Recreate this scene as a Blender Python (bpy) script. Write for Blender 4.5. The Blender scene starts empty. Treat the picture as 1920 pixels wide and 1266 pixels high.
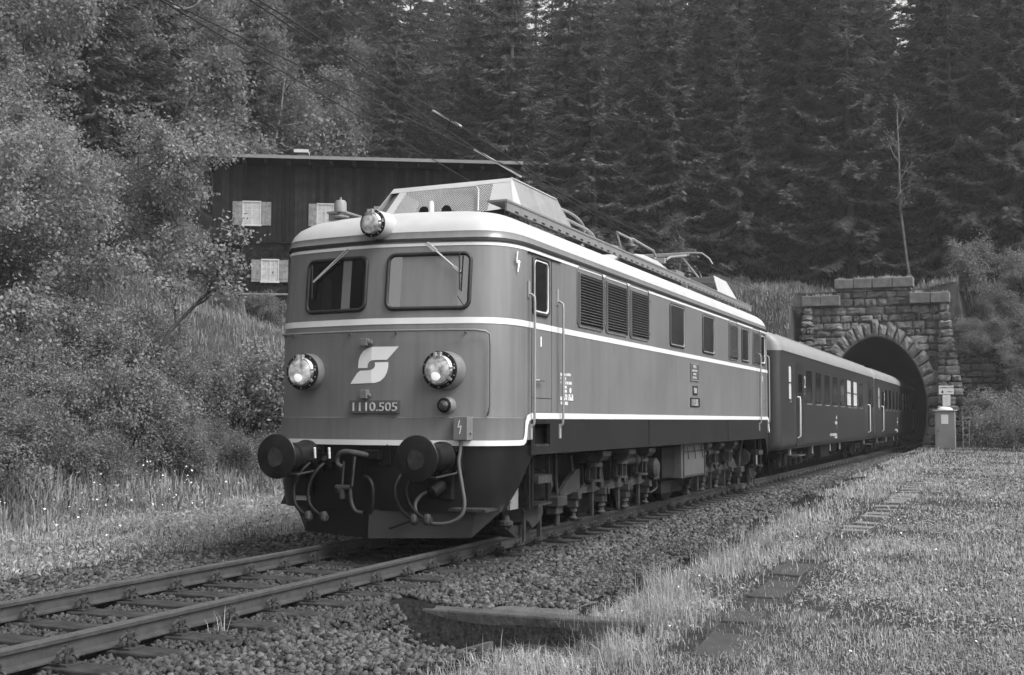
import bpy, bmesh, math, random
import numpy as np
from mathutils import Vector, Matrix
rad = math.radians
S = bpy.context.scene
COL = S.collection

# ------------------------------------------------------------------ camera
cam_d = bpy.data.cameras.new('camera'); cam = bpy.data.objects.new('camera', cam_d); COL.objects.link(cam)
cam_d.sensor_width = 36.0; cam_d.lens = 2278.3*36/1920; cam_d.clip_end = 2000; cam_d.clip_start = 0.1
_yaw, _pit, _rol = .3918, .0668, .0039
_F = Vector((-math.sin(_yaw)*math.cos(_pit), math.cos(_yaw)*math.cos(_pit), math.sin(_pit)))
_R = Vector((math.cos(_yaw), math.sin(_yaw), 0)); _U = _R.cross(_F)
_R2 = _R*math.cos(_rol)+_U*math.sin(_rol); _U2 = -_R*math.sin(_rol)+_U*math.cos(_rol)
CAM = Vector((6.755, -12.168, 1.478))
mw = Matrix.Identity(4)
for i in range(3):
    mw[i][0] = _R2[i]; mw[i][1] = _U2[i]; mw[i][2] = -_F[i]; mw[i][3] = CAM[i]
cam.matrix_world = mw
S.camera = cam
# ------------------------------------------------------------------ world, sun, exposure
SUN_EL, SUN_AZ = rad(52), rad(100)      # azimuth measured from +Y towards +X
world = bpy.data.worlds.new('World'); S.world = world; world.use_nodes = True
wt = world.node_tree; wt.nodes.clear()
sky = wt.nodes.new('ShaderNodeTexSky'); sky.sky_type = 'NISHITA'; sky.sun_disc = False
sky.sun_elevation = SUN_EL; sky.sun_rotation = SUN_AZ; sky.air_density = 1.0; sky.dust_density = 3.0
bw = wt.nodes.new('ShaderNodeRGBToBW'); bg = wt.nodes.new('ShaderNodeBackground'); wo = wt.nodes.new('ShaderNodeOutputWorld')
bg.inputs['Strength'].default_value = 0.15
wt.links.new(sky.outputs[0], bw.inputs[0]); wt.links.new(bw.outputs[0], bg.inputs[0]); wt.links.new(bg.outputs[0], wo.inputs[0])
sd = bpy.data.lights.new('sun', 'SUN'); sd.energy = 1.4; sd.angle = rad(25); sd.color = (1, 1, 1)
so = bpy.data.objects.new('sun', sd); COL.objects.link(so)
sdir = Vector((math.sin(SUN_AZ)*math.cos(SUN_EL), math.cos(SUN_AZ)*math.cos(SUN_EL), math.sin(SUN_EL)))
so.rotation_euler = sdir.to_track_quat('Z', 'Y').to_euler()
S.view_settings.view_transform = 'Standard'; S.view_settings.look = 'None'
S.view_settings.exposure = 1.35; S.view_settings.gamma = 1.0
S.cycles.max_bounces = 6; S.cycles.diffuse_bounces = 3; S.cycles.transparent_max_bounces = 4

# ------------------------------------------------------------------ materials (a black and white scene)
MATS = {}
def mat(name, g, rough=.6, metal=0, var=.15, scale=3., island=0., objr=0., bump=0., bscale=30., streak=0., ior=1.45, detail=4, spec=.5, coat=0):
    if name in MATS: return MATS[name]
    m = bpy.data.materials.new(name); m.use_nodes = True; nt = m.node_tree; N = nt.nodes; L = nt.links
    b = N['Principled BSDF']
    b.inputs['Roughness'].default_value = rough; b.inputs['Metallic'].default_value = metal; b.inputs['IOR'].default_value = ior
    b.inputs['Specular IOR Level'].default_value = spec
    if coat: b.inputs['Coat Weight'].default_value = coat; b.inputs['Coat Roughness'].default_value = .12
    tc = N.new('ShaderNodeTexCoord')
    no = N.new('ShaderNodeTexNoise'); no.inputs['Scale'].default_value = scale; no.inputs['Detail'].default_value = detail; no.inputs['Roughness'].default_value = .62
    L.new(tc.outputs['Object'], no.inputs['Vector'])
    mr = N.new('ShaderNodeMapRange'); mr.inputs['From Min'].default_value = .3; mr.inputs['From Max'].default_value = .7
    mr.inputs['To Min'].default_value = g*(1-var); mr.inputs['To Max'].default_value = g*(1+var)
    L.new(no.outputs['Fac'], mr.inputs['Value']); out = mr.outputs[0]
    def mul(a, lo, hi, src):
        r = N.new('ShaderNodeMapRange'); r.inputs['To Min'].default_value = lo; r.inputs['To Max'].default_value = hi
        L.new(src, r.inputs['Value']); q = N.new('ShaderNodeMath'); q.operation = 'MULTIPLY'; L.new(a, q.inputs[0]); L.new(r.outputs[0], q.inputs[1]); return q.outputs[0]
    if island:
        ge = N.new('ShaderNodeNewGeometry'); out = mul(out, 1-island, 1+island, ge.outputs['Random Per Island'])
    if objr:
        oi = N.new('ShaderNodeObjectInfo'); out = mul(out, 1-objr, 1+objr, oi.outputs['Random'])
    if streak:
        mp = N.new('ShaderNodeMapping'); mp.inputs['Scale'].default_value = (9, 9, .5); L.new(tc.outputs['Object'], mp.inputs[0])
        n2 = N.new('ShaderNodeTexNoise'); n2.inputs['Scale'].default_value = 1.2; n2.inputs['Detail'].default_value = 6; L.new(mp.outputs[0], n2.inputs['Vector'])
        out = mul(out, 1-streak, 1+streak, n2.outputs['Fac'])
    cb = N.new('ShaderNodeCombineColor')
    for i in range(3): L.new(out, cb.inputs[i])
    L.new(cb.outputs[0], b.inputs['Base Color'])
    if bump:
        n3 = N.new('ShaderNodeTexNoise'); n3.inputs['Scale'].default_value = bscale; n3.inputs['Detail'].default_value = 5
        L.new(tc.outputs['Object'], n3.inputs['Vector'])
        bp = N.new('ShaderNodeBump'); bp.inputs['Strength'].default_value = bump; bp.inputs['Distance'].default_value = .03
        L.new(n3.outputs['Fac'], bp.inputs['Height']); L.new(bp.outputs[0], b.inputs['Normal'])
    MATS[name] = m; return m
def leafmat(name, g, island=.4, var=.25, scale=1.2, trans=.42):
    """leaf: diffuse front with some light coming through"""
    if name in MATS: return MATS[name]
    m = mat(name, g, rough=.65, var=var, scale=scale, island=island, spec=.08)
    nt = m.node_tree; b = nt.nodes['Principled BSDF']; o = [n for n in nt.nodes if n.type == 'OUTPUT_MATERIAL'][0]
    t = nt.nodes.new('ShaderNodeBsdfTranslucent'); mx = nt.nodes.new('ShaderNodeMixShader'); mx.inputs[0].default_value = trans
    src = b.inputs['Base Color'].links[0].from_socket
    nt.links.new(src, t.inputs['Color']); nt.links.new(b.outputs[0], mx.inputs[1]); nt.links.new(t.outputs[0], mx.inputs[2]); nt.links.new(mx.outputs[0], o.inputs[0])
    return m

m_paint = mat('red_paint_as_grey', .145, .38, var=.11, scale=.8, streak=.26, bump=.10, bscale=1.6, coat=.25)
m_stripe = mat('ivory_stripe_paint', 0.58, .45, var=.05, scale=4, streak=.03)
m_roof = mat('aluminium_roof_paint', 0.38, .5, var=.07, scale=2, streak=.04)
m_cage = mat('cage_grey_panel', 0.2, .5, var=.12, scale=4, streak=.22)
m_walk = mat('walkway_grey', 0.16, .6, var=.12, scale=5)
m_skirt = mat('dark_frame_paint', 0.012, .42, var=.3, scale=1.3, streak=.3, bump=.05, bscale=8, spec=.35)
m_apron = mat('apron_black_paint', 0.006, .42, spec=.25, var=.3, scale=3, streak=.15)
m_under = mat('brake_dust_iron', 0.009, .7, var=.5, scale=7, bump=.3, bscale=20, spec=.2)
m_under2 = mat('dusty_steel', 0.03, .65, var=.45, scale=6, bump=.2, bscale=25, spec=.25)
m_plow_lit = mat('plow_lit_facet', 0.024, .5, var=.25, scale=4)
m_black = mat('grease_black', 0.006, .45, spec=.25, var=.4, scale=8)
m_rubber = mat('rubber_seal', 0.015, .5, var=.2)
m_hose = mat('rubber_hose', 0.009, .5, var=.3, scale=10, spec=.2)
m_glassd = mat('dark_cab_glass', .006, .04, var=.1, ior=1.5)
m_glassr = mat('reflecting_cab_glass', .03, .0, var=.25, scale=2, ior=2.7)
m_glasss = mat('side_glass', .02, .08, var=.3, scale=3, ior=1.7)
m_chrome = mat('bright_metal', .65, .25, metal=1, var=.08)
m_reflector = mat('lamp_reflector', .85, .16, metal=1, var=.05)

m_rail_hand = mat('handrail_grey', 0.24, .4, var=.1)
m_plate = mat('number_plate', 0.07, .5, var=.15)
m_letter = mat('cast_letters', .42, .4, var=.05)
m_white = mat('white_marking', 0.72, .6, var=.04)
m_buf = mat('buffer_steel', 0.016, .38, metal=.3, var=.5, scale=5, bump=.08, bscale=12, spec=.3)
m_insul = mat('brown_insulator', .05, .3, var=.2)
m_coach = mat('coach_green_as_grey', 0.02, .45, var=.12, scale=1.2, streak=.08, coat=.2)
m_croof = mat('coach_roof', 0.2, .5, var=.1, scale=2, streak=.08)
m_cdoor = mat('coach_door_recess', 0.01, .5, var=.2)
m_rail = mat('rail_web_rust', 0.055, .5, var=.25, scale=9, metal=.1, bump=.15, bscale=50, spec=.25)
m_railtop = mat('rail_head', 0.11, .35, var=.3, scale=25, metal=.3)
m_sleeper = mat('old_sleeper_wood', 0.032, .8, var=.5, scale=6, streak=.2, bump=.5, bscale=25, spec=.2)
m_fast = mat('rusty_fastening', 0.03, .6, var=.4, scale=20)
m_stone = mat('ballast_stone', 0.06, .85, var=.35, scale=9, island=.75, spec=.25)
m_bed = mat('ballast_bed', 0.014, .9, var=.7, scale=22, bump=1., bscale=28, spec=.08)
m_soil = mat('meadow_soil', 0.035, .95, var=.4, scale=2.5, bump=.8, bscale=9, spec=.1)
m_slope = mat('slope_soil', 0.035, .95, var=.5, scale=.8, bump=.5, bscale=4, spec=.1)
m_grass = leafmat('grass_blade', 0.39, island=.22, var=.25, scale=.7, trans=.35)
m_dry = leafmat('dry_grass_blade', 0.33, island=.3, var=.2, scale=2, trans=.3)
m_flower = mat('white_petals', .8, .6, var=.05)
m_leafA = leafmat('maple_leaf', 0.24, scale=.7, island=.2, var=.3)
m_leafB = leafmat('shrub_leaf', 0.2, scale=.8, island=.2, var=.35)
m_leafC = leafmat('hillside_leaf', 0.21, scale=.16, island=.2, var=.4)
m_spruce = leafmat('spruce_needles', 0.095, scale=.45, island=.22, var=.35, trans=.12)
m_bark = mat('dark_bark', .05, .9, var=.4, scale=8, bump=.5)
m_birch = mat('pale_birch_bark', 0.11, .8, var=.5, scale=6)
m_masonry = mat('rough_masonry', 0.13, .95, var=.7, scale=2.2, island=.5, bump=1., bscale=9)
m_vous = mat('arch_block', 0.15, .9, var=.5, scale=4, objr=.3, bump=.8, bscale=10)
m_mortar = mat('mortar', .05, .95, var=.5, scale=6)
m_coping = mat('coping_stone', 0.13, .9, var=.3, scale=3, streak=.35, bump=.3, bscale=14)
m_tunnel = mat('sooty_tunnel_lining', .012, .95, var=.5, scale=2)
m_boards = mat('black_brown_boards', 0.008, .8, var=.5, scale=3, streak=.5, spec=.1)
m_shutter = mat('weathered_shutter', 0.17, .8, var=.35, scale=7, streak=.3)
m_hframe = mat('house_window_frame', 0.42, .7, var=.1)
m_curtain = mat('curtained_pane', 0.34, .35, var=.2, scale=6, streak=.15)
m_roofedge = mat('roof_edge_metal', 0.16, .5, var=.15, scale=2)
m_chim = mat('chimney_render', .2, .9, var=.2)
m_cab = mat('plastic_cabinet', 0.2, .6, var=.08, scale=2, streak=.12)
m_paper = mat('paper_notice', 0.62, .7, var=.04)
m_ink = mat('print_black', .02, .7, var=.05)
m_slab = mat('pale_concrete_slab', 0.13, .9, var=.25, scale=6, bump=.3, bscale=30)
m_slabd = mat('dark_rubber_slab', 0.035, .85, var=.3, scale=3, bump=.3, bscale=12)
m_beam = mat('old_beam_wood', .05, .85, var=.5, scale=3, streak=.2, bump=.5, bscale=20)
m_rock = mat('limestone_cliff', .26, .95, var=.5, scale=.5, bump=1., bscale=2)
m_wire = mat('copper_wire', 0.006, .5, var=.1)
m_wirel = mat('bright_wire_clamp', .5, .35, var=.1)
m_sand = mat('sandy_soil', 0.08, .95, var=.3, scale=6, bump=.6, bscale=40)

# ------------------------------------------------------------------ helpers
def link(o, parent=None):
    COL.objects.link(o)
    if parent is not None:
        o.parent = parent
        if parent.type == 'EMPTY' and parent.parent is None and parent.get('_off', True):
            o.location = -parent.location
    return o
def tag(o, label=None, cat=None, group=None, kind=None):
    if label: o['label'] = label
    if cat: o['category'] = cat
    if group: o['group'] = group
    if kind: o['kind'] = kind
    elif label and cat: o['kind'] = 'thing'
    return o
def thing(name, label, cat, loc=(0, 0, 0), group=None):
    o = bpy.data.objects.new(name, None); o.location = loc; COL.objects.link(o); o.empty_display_size = .2
    return tag(o, label, cat, group)
class MB:
    def __init__(s): s.v = []; s.f = []
    def add(s, vs, fs):
        n = len(s.v); s.v += [tuple(p) for p in vs]; s.f += [tuple(n+i for i in f) for f in fs]; return s
    def box(s, x0, x1, y0, y1, z0, z1):
        return s.add([(x0,y0,z0),(x1,y0,z0),(x1,y1,z0),(x0,y1,z0),(x0,y0,z1),(x1,y0,z1),(x1,y1,z1),(x0,y1,z1)],
                     [(0,3,2,1),(4,5,6,7),(0,1,5,4),(1,2,6,5),(2,3,7,6),(3,0,4,7)])
    def obox(s, c, ax, ay, az):     # centre and three half-axis vectors
        c, ax, ay, az = Vector(c), Vector(ax), Vector(ay), Vector(az); vs = []
        for k in (-1, 1):
            for i, j in ((-1,-1),(1,-1),(1,1),(-1,1)): vs.append(c+ax*i+ay*j+az*k)
        return s.add(vs, [(0,3,2,1),(4,5,6,7),(0,1,5,4),(1,2,6,5),(2,3,7,6),(3,0,4,7)])
    def ring(s, prof, o, ax, n=20, cap=True):   # lathe: profile [(t along axis, r)]
        o = Vector(o); ax = Vector(ax).normalized(); a = ax.orthogonal().normalized(); b = ax.cross(a); vs = []; fs = []
        for t, r in prof:
            for i in range(n):
                q = 2*math.pi*i/n; vs.append(o+ax*t+(a*math.cos(q)+b*math.sin(q))*r)
        for k in range(len(prof)-1):
            for i in range(n):
                j = (i+1) % n; fs.append((k*n+i, k*n+j, (k+1)*n+j, (k+1)*n+i))
        if cap: fs.append(tuple(range(n-1, -1, -1))); fs.append(tuple((len(prof)-1)*n+i for i in range(n)))
        return s.add(vs, fs)
    def cyl(s, p0, p1, r, n=12, r2=None):
        d = Vector(p1)-Vector(p0); return s.ring([(0, r), (d.length, r if r2 is None else r2)], p0, d, n)
    def tube(s, pts, r, n=8, closed=False):
        pts = [Vector(p) for p in pts]; m = len(pts); vs = []; fs = []; rr = r if isinstance(r, (list, tuple)) else [r]*m
        prev = None
        for i, p in enumerate(pts):
            if closed: t = pts[(i+1) % m]-pts[i-1]
            else: t = pts[min(i+1, m-1)]-pts[max(i-1, 0)]
            t.normalize()
            if prev is None: a = t.orthogonal().normalized()
            else:
                a = prev-t*prev.dot(t)
                a = a.normalized() if a.length > 1e-6 else t.orthogonal().normalized()
            prev = a; b = t.cross(a)
            for k in range(n):
                q = 2*math.pi*k/n; vs.append(p+(a*math.cos(q)+b*math.sin(q))*rr[i])
        for i in range(m if closed else m-1):
            i2 = (i+1) % m
            for k in range(n):
                j = (k+1) % n; fs.append((i*n+k, i*n+j, i2*n+j, i2*n+k))
        if not closed: fs.append(tuple(range(n-1, -1, -1))); fs.append(tuple((m-1)*n+i for i in range(n)))
        return s.add(vs, fs)
    def prism(s, poly, d):          # poly: 3D points, extruded by d
        d = Vector(d); P = [Vector(p) for p in poly]; n = len(P)
        fs = [tuple(range(n-1, -1, -1)), tuple(range(n, 2*n))]+[(i, (i+1) % n, n+(i+1) % n, n+i) for i in range(n)]
        return s.add(P+[p+d for p in P], fs)
    def grid(s, rows):              # rows of equal length
        m = len(rows[0]); vs = [p for r in rows for p in r]
        return s.add(vs, [(i*m+j, i*m+j+1, (i+1)*m+j+1, (i+1)*m+j) for i in range(len(rows)-1) for j in range(m-1)])
    def build(s, name, m, parent=None, smooth=0, bevel=0, label=None):
        me = bpy.data.meshes.new(name); me.from_pydata(s.v, [], s.f); me.validate(); me.materials.append(m)
        bm = bmesh.new(); bm.from_mesh(me); bmesh.ops.recalc_face_normals(bm, faces=bm.faces)
        if smooth:
            for f in bm.faces: f.smooth = True
            for e in bm.edges:
                if len(e.link_faces) == 2 and e.calc_face_angle(3) > rad(smooth): e.smooth = False
        bm.to_mesh(me); bm.free()
        o = bpy.data.objects.new(name, me); link(o, parent)
        if bevel:
            b = o.modifiers.new('bevel', 'BEVEL'); b.width = bevel; b.segments = 2; b.limit_method = 'ANGLE'
        if label: o['label'] = label
        return o
def npmesh(name, V, F, m, parent=None, smooth=False):
    """V (n,3) and F (m,k) arrays"""
    me = bpy.data.meshes.new(name); V = np.ascontiguousarray(V, np.float32); F = np.ascontiguousarray(F, np.int32)
    k = F.shape[1]
    me.vertices.add(len(V)); me.vertices.foreach_set('co', V.ravel())
    me.loops.add(F.size); me.loops.foreach_set('vertex_index', F.ravel())
    me.polygons.add(len(F)); me.polygons.foreach_set('loop_start', np.arange(0, F.size, k, dtype=np.int32))
    me.polygons.foreach_set('loop_total', np.full(len(F), k, np.int32))
    if smooth: me.polygons.foreach_set('use_smooth', np.ones(len(F), bool))
    me.materials.append(m); me.update(calc_edges=True)
    o = bpy.data.objects.new(name, me); link(o, parent); return o
def text_mb(txt, h, origin, xdir, zdir, depth=.006, sx=1., bold=0.):
    """letters as a solid mesh; origin = lower left corner"""
    cu = bpy.data.curves.new('t', 'FONT'); cu.body = txt; cu.size = h/.7; cu.extrude = depth/2; cu.offset = bold; cu.resolution_u = 3
    ob = bpy.data.objects.new('t', cu); COL.objects.link(ob)
    dg = bpy.context.evaluated_depsgraph_get(); me = ob.evaluated_get(dg).to_mesh()
    xd, zd = Vector(xdir).normalized(), Vector(zdir).normalized(); nd = xd.cross(zd); o = Vector(origin)
    mb = MB(); mb.add([o+xd*v.co.x*sx+zd*v.co.y+nd*v.co.z for v in me.vertices], [tuple(p.vertices) for p in me.polygons])
    ob.evaluated_get(dg).to_mesh_clear(); COL.objects.unlink(ob); bpy.data.objects.remove(ob); bpy.data.curves.remove(cu)
    return mb
def rrect(u0, u1, v0, v1, r, n=5):
    P = []
    for cx, cy, a0 in ((u1-r, v1-r, 0), (u0+r, v1-r, 90), (u0+r, v0+r, 180), (u1-r, v0+r, 270)):
        for i in range(n+1):
            a = rad(a0+90*i/n); P.append((cx+r*math.cos(a), cy+r*math.sin(a)))
    return P
rng = np.random.default_rng(7); random.seed(7)

# ------------------------------------------------------------------ terrain
def smooth01(t): t = np.clip(t, 0, 1); return t*t*(3-2*t)
def vnoise(x, y, s, seed=0):
    x = np.asarray(x, float)/s; y = np.asarray(y, float)/s
    xi = np.floor(x); yi = np.floor(y); fx = x-xi; fy = y-yi; fx = fx*fx*(3-2*fx); fy = fy*fy*(3-2*fy)
    def h(a, b): q = np.sin(a*127.1+b*311.7+seed*74.7)*43758.5453; return q-np.floor(q)
    return (h(xi,yi)*(1-fx)+h(xi+1,yi)*fx)*(1-fy)+(h(xi,yi+1)*(1-fx)+h(xi+1,yi+1)*fx)*fy
def H(x, y):
    x = np.asarray(x, float); y = np.asarray(y, float)
    b = -.3+.5*np.clip(y/45, 0, 1)
    sh_ = smooth01((np.abs(x)-1.6)/1.2); b = np.where(y < 53, b*sh_-.5*(1-sh_), b)
    pit = smooth01((x-1.3)/.4)*smooth01((4.0-x)/.6)*smooth01((y+3.7)/.5)*smooth01((-2.12-y)/.12)
    b = b-.38*pit
    Lf = np.clip(-x-7.5, 0, None)*.4+np.clip(-x-30, 0, None)*.62
    Lf = np.minimum(Lf, 62+.05*np.clip(-x, 0, None))
    yb = y-51.3
    lft = smooth01((y-46.2)/6.2); rgt = np.where(y > 52.2, .52+.48*smooth01((y-52.2)/3.6), 0.)
    wr_ = smooth01((x-9)/5); rgt = rgt*(1-wr_)+wr_*smooth01((y-48.5)/7)
    Fz = 8.0*np.where(np.abs(x-.28) < 4.0, (y > 52.45)*1., np.where(x < 0, lft, rgt))+np.clip(y-58, 0, None)*.38
    Fz = np.minimum(Fz, 27)
    nz = (vnoise(x, y, 6, 1)-.5)*1.0+(vnoise(x, y, 2.1, 2)-.5)*.35
    far = smooth01((np.maximum(Lf, Fz)-.3)/2)
    return b+np.maximum(Lf, Fz)+nz*far+(vnoise(x, y, 1.3, 3)-.5)*.05+(vnoise(x, y, .4, 5)-.5)*.02
def axis(lo, hi, fine0, fine1, st, gr=1.12):
    a = list(np.arange(fine0, fine1, st)); d = st; v = a[-1]
    while v < hi: d *= gr; v += d; a.append(v)
    d = st; v = fine0; b = []
    while v > lo: d *= gr; v -= d; b.append(v)
    return np.array(b[::-1]+a)
gx = axis(-500, 500, -14, 9, .35, 1.05); gy = axis(-300, 700, -8, 58, .4, 1.05)
X, Y = np.meshgrid(gx, gy); Z = H(X, Y)
V = np.stack([X.ravel(), Y.ravel(), Z.ravel()], 1); nx = len(gx)
I, J = np.meshgrid(np.arange(nx-1), np.arange(len(gy)-1)); A = (J*nx+I).ravel()
F = np.stack([A, A+1, A+nx+1, A+nx], 1)
cxm = V[F].mean(1)
hole = (np.abs(cxm[:, 0]-.28) < 2.9) & (cxm[:, 1] > 51.9) & (cxm[:, 1] < 53.1)
F = F[~hole]
g = npmesh('ground', V, F, m_soil, smooth=True); tag(g, kind='structure')
# slope areas darker soil
me = g.data; me.materials.append(m_slope)
zc = V[F].mean(1); sl = ((zc[:, 0] < -8.5) | (zc[:, 1] > 51)).astype(np.int32)
me.polygons.foreach_set('material_index', sl)

# ballast bed
def HB(x, y):
    ax = np.abs(x)
    t = smooth01((ax-1.45)/1.65)
    z = -.212*(1-t)+(H(x, y)+.02)*t
    z = z-.38*(1-t)*smooth01((x-1.35)/.5)*smooth01((4.0-x)/.6)*smooth01((y+3.7)/.5)*smooth01((-2.12-y)/.12)
    return z+(vnoise(x, y, .35, 8)-.5)*.04
bx = np.arange(-3.3, 3.31, .12); by = np.concatenate([np.arange(-9, 20, .15), np.arange(20, 100, .5)])
X, Y = np.meshgrid(bx, by); Z = HB(X, Y); 
Z = np.where((Y > 51.8), np.minimum(Z, -.18), Z)
edge = (np.abs(X) > 3.2); Z = np.where(edge, Z-.15, Z)
V = np.stack([X.ravel(), Y.ravel(), Z.ravel()], 1); nx = len(bx)
I, J = np.meshgrid(np.arange(nx-1), np.arange(len(by)-1)); A = (J*nx+I).ravel()
Fb = np.stack([A, A+1, A+nx+1, A+nx], 1); c = V[Fb].mean(1)
pitm = (c[:, 0] > 1.9) & (c[:, 1] > -3.9) & (c[:, 1] < -2.1)
npmesh('ballast_bed', V, Fb, m_bed, smooth=True)['kind'] = 'structure'

# ballast stones (uncountable)
def stone_variants(n=10):
    out = []
    for k in range(n):
        r = np.random.default_rng(k+3); P = r.normal(size=(11, 3)); P /= np.linalg.norm(P, axis=1)[:, None]; P *= r.uniform(.8, 1.1, (11, 1))*np.array([1, r.uniform(.62, .95), r.uniform(.5, .8)])
        bm = bmesh.new(); [bm.verts.new(p) for p in P]; h = bmesh.ops.convex_hull(bm, input=bm.verts)
        bmesh.ops.delete(bm, geom=[g for g in h['geom_interior'] if isinstance(g, bmesh.types.BMVert)], context='VERTS'); bm.verts.index_update(); bmesh.ops.recalc_face_normals(bm, faces=bm.faces)
        out.append((np.array([v.co[:] for v in bm.verts]), np.array([[v.index for v in f.verts] for f in bm.faces]))); bm.free()
    return out
SV = stone_variants()
def rotmats(n, r, tilt=1.):
    a = r.uniform(0, 2*np.pi, n); b = r.normal(0, .6*tilt, n); c = r.normal(0, .6*tilt, n)
    ca, sa, cb, sb, cc, sc = np.cos(a), np.sin(a), np.cos(b), np.sin(b), np.cos(c), np.sin(c); Zr = np.zeros(n); O = np.ones(n)
    Rz = np.stack([ca,-sa,Zr, sa,ca,Zr, Zr,Zr,O], 1).reshape(n,3,3); Rx = np.stack([O,Zr,Zr, Zr,cb,-sb, Zr,sb,cb], 1).reshape(n,3,3)
    Ry = np.stack([cc,Zr,sc, Zr,O,Zr, -sc,Zr,cc], 1).reshape(n,3,3)
    return Rz@Rx@Ry
def scatter(name, P, size, m, r, label=None, tilt=1., parent=None):
    Vs = []; Fs = []; off = 0
    for k, (vp, fp) in enumerate(SV):
        q = P[k::len(SV)]; s = size[k::len(SV)]; n = len(q)
        if not n: continue
        R = rotmats(n, r, tilt); W = np.einsum('nij,vj->nvi', R, vp)*s[:, None, None]+q[:, None, :]
        Vs.append(W.reshape(-1, 3)); Fs.append((fp[None]+(np.arange(n)*len(vp))[:, None, None]+off).reshape(-1, 3)); off += n*len(vp)
    return npmesh(name, np.concatenate(Vs), np.concatenate(Fs), m, parent)
def lod_points(n, x0, x1, y0, y1, r, d0=9., p=1.6, cutfn=None):
    out = []; tot = 0
    while tot < n:
        q = np.stack([r.uniform(x0, x1, 200000), r.uniform(y0, y1, 200000)], 1)
        d = np.hypot(q[:, 0]-6.755, q[:, 1]+12.168)
        k = r.uniform(size=len(q)) < (np.minimum(1, d0/d))**p
        if cutfn is not None: k &= cutfn(q[:, 0], q[:, 1])
        q = q[k]; out.append(q); tot += len(q)
    return np.concatenate(out)[:n]
PITCH = .62; Y0 = -11.9
def _unused(): pass
def on_sleeper(x, y): return (np.abs(((y-Y0+PITCH/2) % PITCH)-PITCH/2) < .185) & (np.abs(x) < 1.32)
def in_pit(x, y): return ((x > 1.9+.5*np.clip(-2.2-y, 0, 1)) & (x < 4.0) & (y > -3.8) & (y < -2.1)) | ((x > 1.38) & (y > -2.2) & (y < -1.85)) | ((x > 2.2) & (y > -1.9) & (y < -1.5))
def bal(x, y):
    lim = np.where(x > 0, 2.75+.35*vnoise(x, y, 1.1, 4)-.5*smooth01(y/30), 2.9+.3*vnoise(x, y, 1.1, 4))
    rail = np.abs(np.abs(x)-.7525) < .085
    dens = np.where(np.abs(x) > lim-.5, .55, 1.)
    return (np.abs(x) < lim) & ~on_sleeper(x, y) & ~rail & ~((np.abs(x) < 1.2) & (y > 3)) & ~in_pit(x, y) & (rng.uniform(size=len(x)) < dens) & (y < 51)
q = lod_points(88000, -3.3, 3.3, -7.5, 50, rng, 11, 1.7, bal)
q = np.concatenate([q, lod_points(16000, .8, 3.0, 18, 51, rng, 60, .5, bal)])
d = np.hypot(q[:, 0]-6.755, q[:, 1]+12.168)
sz = rng.uniform(.022, .052, len(q))*np.where(np.abs(q[:, 0]) < 1.3, .8, 1.)*(1+np.clip((d-12)/30, 0, .9))
z = HB(q[:, 0], q[:, 1])+sz*.25+rng.uniform(-.012, .022, len(q))
dk = np.abs(q[:, 0]) < 1.42+.25*vnoise(q[:, 0], q[:, 1], .5, 44)
tag(scatter('ballast_stones', np.column_stack([q, z])[~dk], sz[~dk], m_stone, rng), 'crushed grey ballast stones on the shoulders of the track', 'ballast', kind='stuff')
tag(scatter('ballast_stones', np.column_stack([q, z])[dk], sz[dk], mat('sooty_ballast_stone', 0.035, .8, var=.3, scale=9, island=.6), rng), 'dark brake dusted ballast stones between the sleepers', 'ballast', kind='stuff')

# ------------------------------------------------------------------ track
def make_rail(x):
    prof = [(-.0625,-.15),(.0625,-.15),(.0625,-.138),(.012,-.122),(.009,-.05),(.033,-.038),(.0355,-.012),(.028,-.001),(-.028,-.001),(-.0355,-.012),(-.033,-.038),(-.009,-.05),(-.012,-.122),(-.0625,-.138)]
    t = thing('rail', 'rusty steel rail nearer to the meadow' if x > 0 else 'rusty steel rail nearer to the bushes and house', 'rail', (x, -12, -.15))
    MB().prism([(x+a, -12, b) for a, b in prof], (0, 112, 0)).build('rail_profile', m_rail, t, smooth=35)
    MB().box(x-.027, x+.027, -12, 100, -.001, .0012).build('rail_running_surface', m_railtop, t)
for x in (.7525, -.7525): make_rail(x)
sl = thing('railway_sleeper', 'dark timber sleeper with rusty fastenings under the rails', 'sleeper', (0, 0, -.17), 'timber sleepers under the track')
mb = MB(); mb.box(-1.28, 1.28, -.13, .13, -.3, -.166); body0 = mb.build('timber', m_sleeper, sl, bevel=.012)
def fastening(x):
    mb = MB(); mb.box(x-.19, x+.19, -.08, .08, -.164, -.151)
    for s in (-1, 1):
        cx = x+s*.115
        mb.box(cx-.035, cx+.035, -.045, .045, -.151, -.118)
        mb.cyl((cx, 0, -.12), (cx, 0, -.035), .013, 6); mb.cyl((cx, 0, -.085), (cx, 0, -.055), .027, 6)
        mb.tube([(cx-s*.02+.0, -.055+.0, -.12), (cx-s*.02, -.062, -.085), (cx, -.04, -.062), (cx, .04, -.062), (cx-s*.02, .072, -.085), (cx-s*.02, .065, -.12)], .014, 5)
        mb.ring([(-.014, .024), (.014, .024)], (cx+s*.01, .075, -.125), (0, 1, .4), 8); mb.ring([(-.014, .022), (.014, .022)], (cx+s*.01, -.085, -.122), (0, 1, -.4), 8)
        mb.box(x+s*.17-.014, x+s*.17+.014, -.014, .014, -.151, -.125)
    return mb.build('rail_fastening', m_fast, sl)
f1 = fastening(.7525); f2 = fastening(-.7525)
yy = Y0; k = 0
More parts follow.
